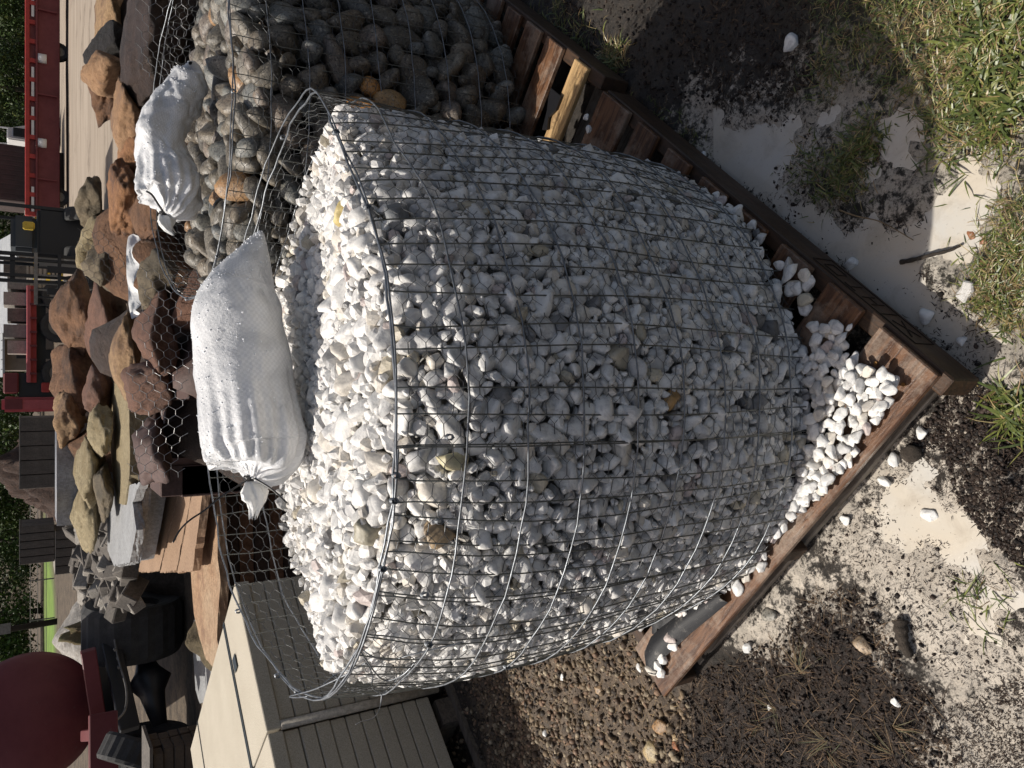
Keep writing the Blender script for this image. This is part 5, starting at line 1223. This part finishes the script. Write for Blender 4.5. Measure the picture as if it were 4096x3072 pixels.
# radiating needle tufts on the mulch
for (x, y, n_, l) in ((3225, 2680, 26, .085), (3130, 2830, 14, .07), (3590, 2900, 16, .08), (3330, 2960, 16, .07), (3330, 3020, 18, .08), (3600, 3010, 14, .09), (3060, 2890, 14, .06)):
    p = un(x, y); a0 = r.rand()*6.28
    for k in range(n_): SPX2.append((p.x+r.normal()*.004, p.y+r.normal()*.004, a0+r.normal()*.7, l*r.uniform(.5, 1.1), .0012, r.uniform(.05, .3), (.17*r.uniform(.6, 1.1), .115, .07)))
blades('needle_litter', SPX2, M_NDL); tag(bpy.data.objects['needle_litter'], 'brown needles, straw and bark shreds strewn over the wet mulch', 'litter')
def pebbles(name, polys, n, smin, smax, cols, label, sink=.35, pw_=3.2, seed=1, m=None, bases=None):
    rr_ = np.random.RandomState(seed); it = []
    for poly, k in zip(polys, n):
        for x, y in in_poly_pts(poly, k, rr_):
            s = smin+(smax-smin)*rr_.rand()**pw_; b = rr_.uniform(.7, 1.25); c = np.array(cols[rr_.randint(len(cols))])*b
            it.append((Vector((x, y, gz(x, y)+s*(.5-sink))), s, randrot(rr_), rr_.randint(14), c))
    o = join_rocks(name, it, bases or ANGL, m or M_PEB); return tag(o, label, 'pebbles')
t = NT('dull_pebble'); cc = t.n('Attribute', attribute_name='tint').outputs['Color']; M_PEB = t.out(t.mix(t.ramp(t.noise(t.co(False), 90, 5), .4, .65), cc, t.mix(1.0, cc, (.6, .58, .55), 'MULTIPLY')), t.ramp(t.noise(t.co(False), 40), .4, .6, .45, .9), t.bump(t.noise(t.co(False), 300, 4), .0008), 0, .3)
PB = [(.24, .18, .12), (.16, .12, .08), (.34, .28, .20), (.12, .088, .065), (.24, .16, .11), (.09, .07, .055), (.05, .04, .032)]
pebbles('gravel', [GRAV[0], [(1640,2650),(1900,2620),(2250,2560),(2250,3200),(1800,3200)]], [5200, 2000], .002, .0135, PB, 'tan and brown gravel trodden into the soil beside the pallet', seed=2)
pebbles('mulch_clods', [MULCH[1], MULCH[0], [(2700,-60),(3280,-60),(3280,340),(2850,420),(2350,380),(2250,0)], SAND[2], SAND[0]], [9000, 4200, 2600, 260, 320], .0010, .0062, [(.022, .016, .014), (.034, .024, .02), (.048, .034, .027), (.015, .012, .011)], 'small dark clods and bark crumbs over the wet mulch', seed=3)
for (x, y, s, c, lb) in ((3025-385+5, 2790, .0, None, None), (2650+20, 2905, .032, (.30, .19, .10), 'rounded tan stone in the gravel'), (2640, 3000, .045, (.36, .29, .17), 'large flat tan stone, biggest in the gravel'), (2718, 2950, .026, (.42, .31, .17), 'ochre stone right of the large flat stone'), (2620+110, 2975, .018, (.40, .18, .10), 'small reddish stone beside the ochre one'), (3488, 2570, .024, (.38, .29, .20), 'tan knobbly stone alone on the dark mulch'), (2420, 2755, .02, (.30, .20, .11), 'round brown stone in the gravel by the shadow'), (3020+80, 2450, .022, (.33, .33, .31), 'grey stone sunk in the pale sand left of the pallet'), (3882, 942, .014, (.28, .13, .07), 'reddish pebble wet in the lit puddle'), (3935, 965, .009, (.35, .17, .10), 'smaller reddish pebble at the puddle edge')):
    if lb:
        p = un(x, y); p.z = gz(p.x, p.y); s *= .75; o = lone(p, s, lb, tint=c, flat=.6, name='pebble'); o.data = o.data.copy(); o.data.materials.clear(); o.data.materials.append(M_CB_O)
# bark pieces and twigs
def twig(pix, rad, label, m=M_BARK, z0=.004):
    pts = spline([np.array(un(x, y, z0+dz)) for x, y, dz in pix], 5); n = len(pts); mb = MB().tube([Vector(p)+Vector((0, 0, gz(p[0], p[1])*.6)) for p in pts], [rad*(1.1-.6*i/n)*(1+.15*math.sin(i*2.1)) for i in range(n)], 7)
    o = mb.build('twig', m, None, True); return tag(o, label, 'twig')
twig([(3595,1048,.002),(3660,1036,.006),(3730,1018,.01),(3800,1000,.008),(3842,978,.004)], .0045, 'wet dark twig lying across the edge of the shadow on the slurry')
twig([(3360,840,.004),(3430,865,.006),(3530,890,.004),(3650,960,.003)], .0016, 'thin straw stem lying over the shaded slurry', m_basic('straw', (.35, .25, .14), (.2, .14, .08), 30))
twig([(2930,640,.004),(3060,900,.004)], .0001, 'hair thin stem in the shaded slurry') if False else None
def bark(x0, x1, y0, y1, label, seed, m=M_BARK):
    c = un((x0+x1)/2, (y0+y1)/2); a = un(x0, (y0+y1)/2); b = un(x1, (y0+y1)/2); l = un((x0+x1)/2, y0); q = un((x0+x1)/2, y1)
    V, F = rock(seed, 3, 8, 14, (abs(l.x-q.x)/2*.85, (a-b).length/2, .016), .12); o = link('bark_piece', mesh_np('bark_piece', V, F), m, None, (c.x, c.y, gz(c.x, c.y)+.012)); tag(o, label, 'bark piece')
o = twig([(3612,2478,.008),(3618,2530,.012),(3628,2580,.012),(3650,2622,.006)], .014, 'stubby dark bark chunk standing proud of the mulch beside the pale sand'); o['category'] = 'bark piece'; o.name = 'bark_piece'
bark(3630, 3690, 1770, 1850, 'dark shrivelled leaf curl in the lit slurry beside the pallet', 32)
0 and bark(3340, 3560, 2290, 2480, 'raised dark mulch lump between the sand patches', 35, m_basic('mulch_lump', (.03, .022, .018), (.05, .036, .03), 40, .8, .008, 60))
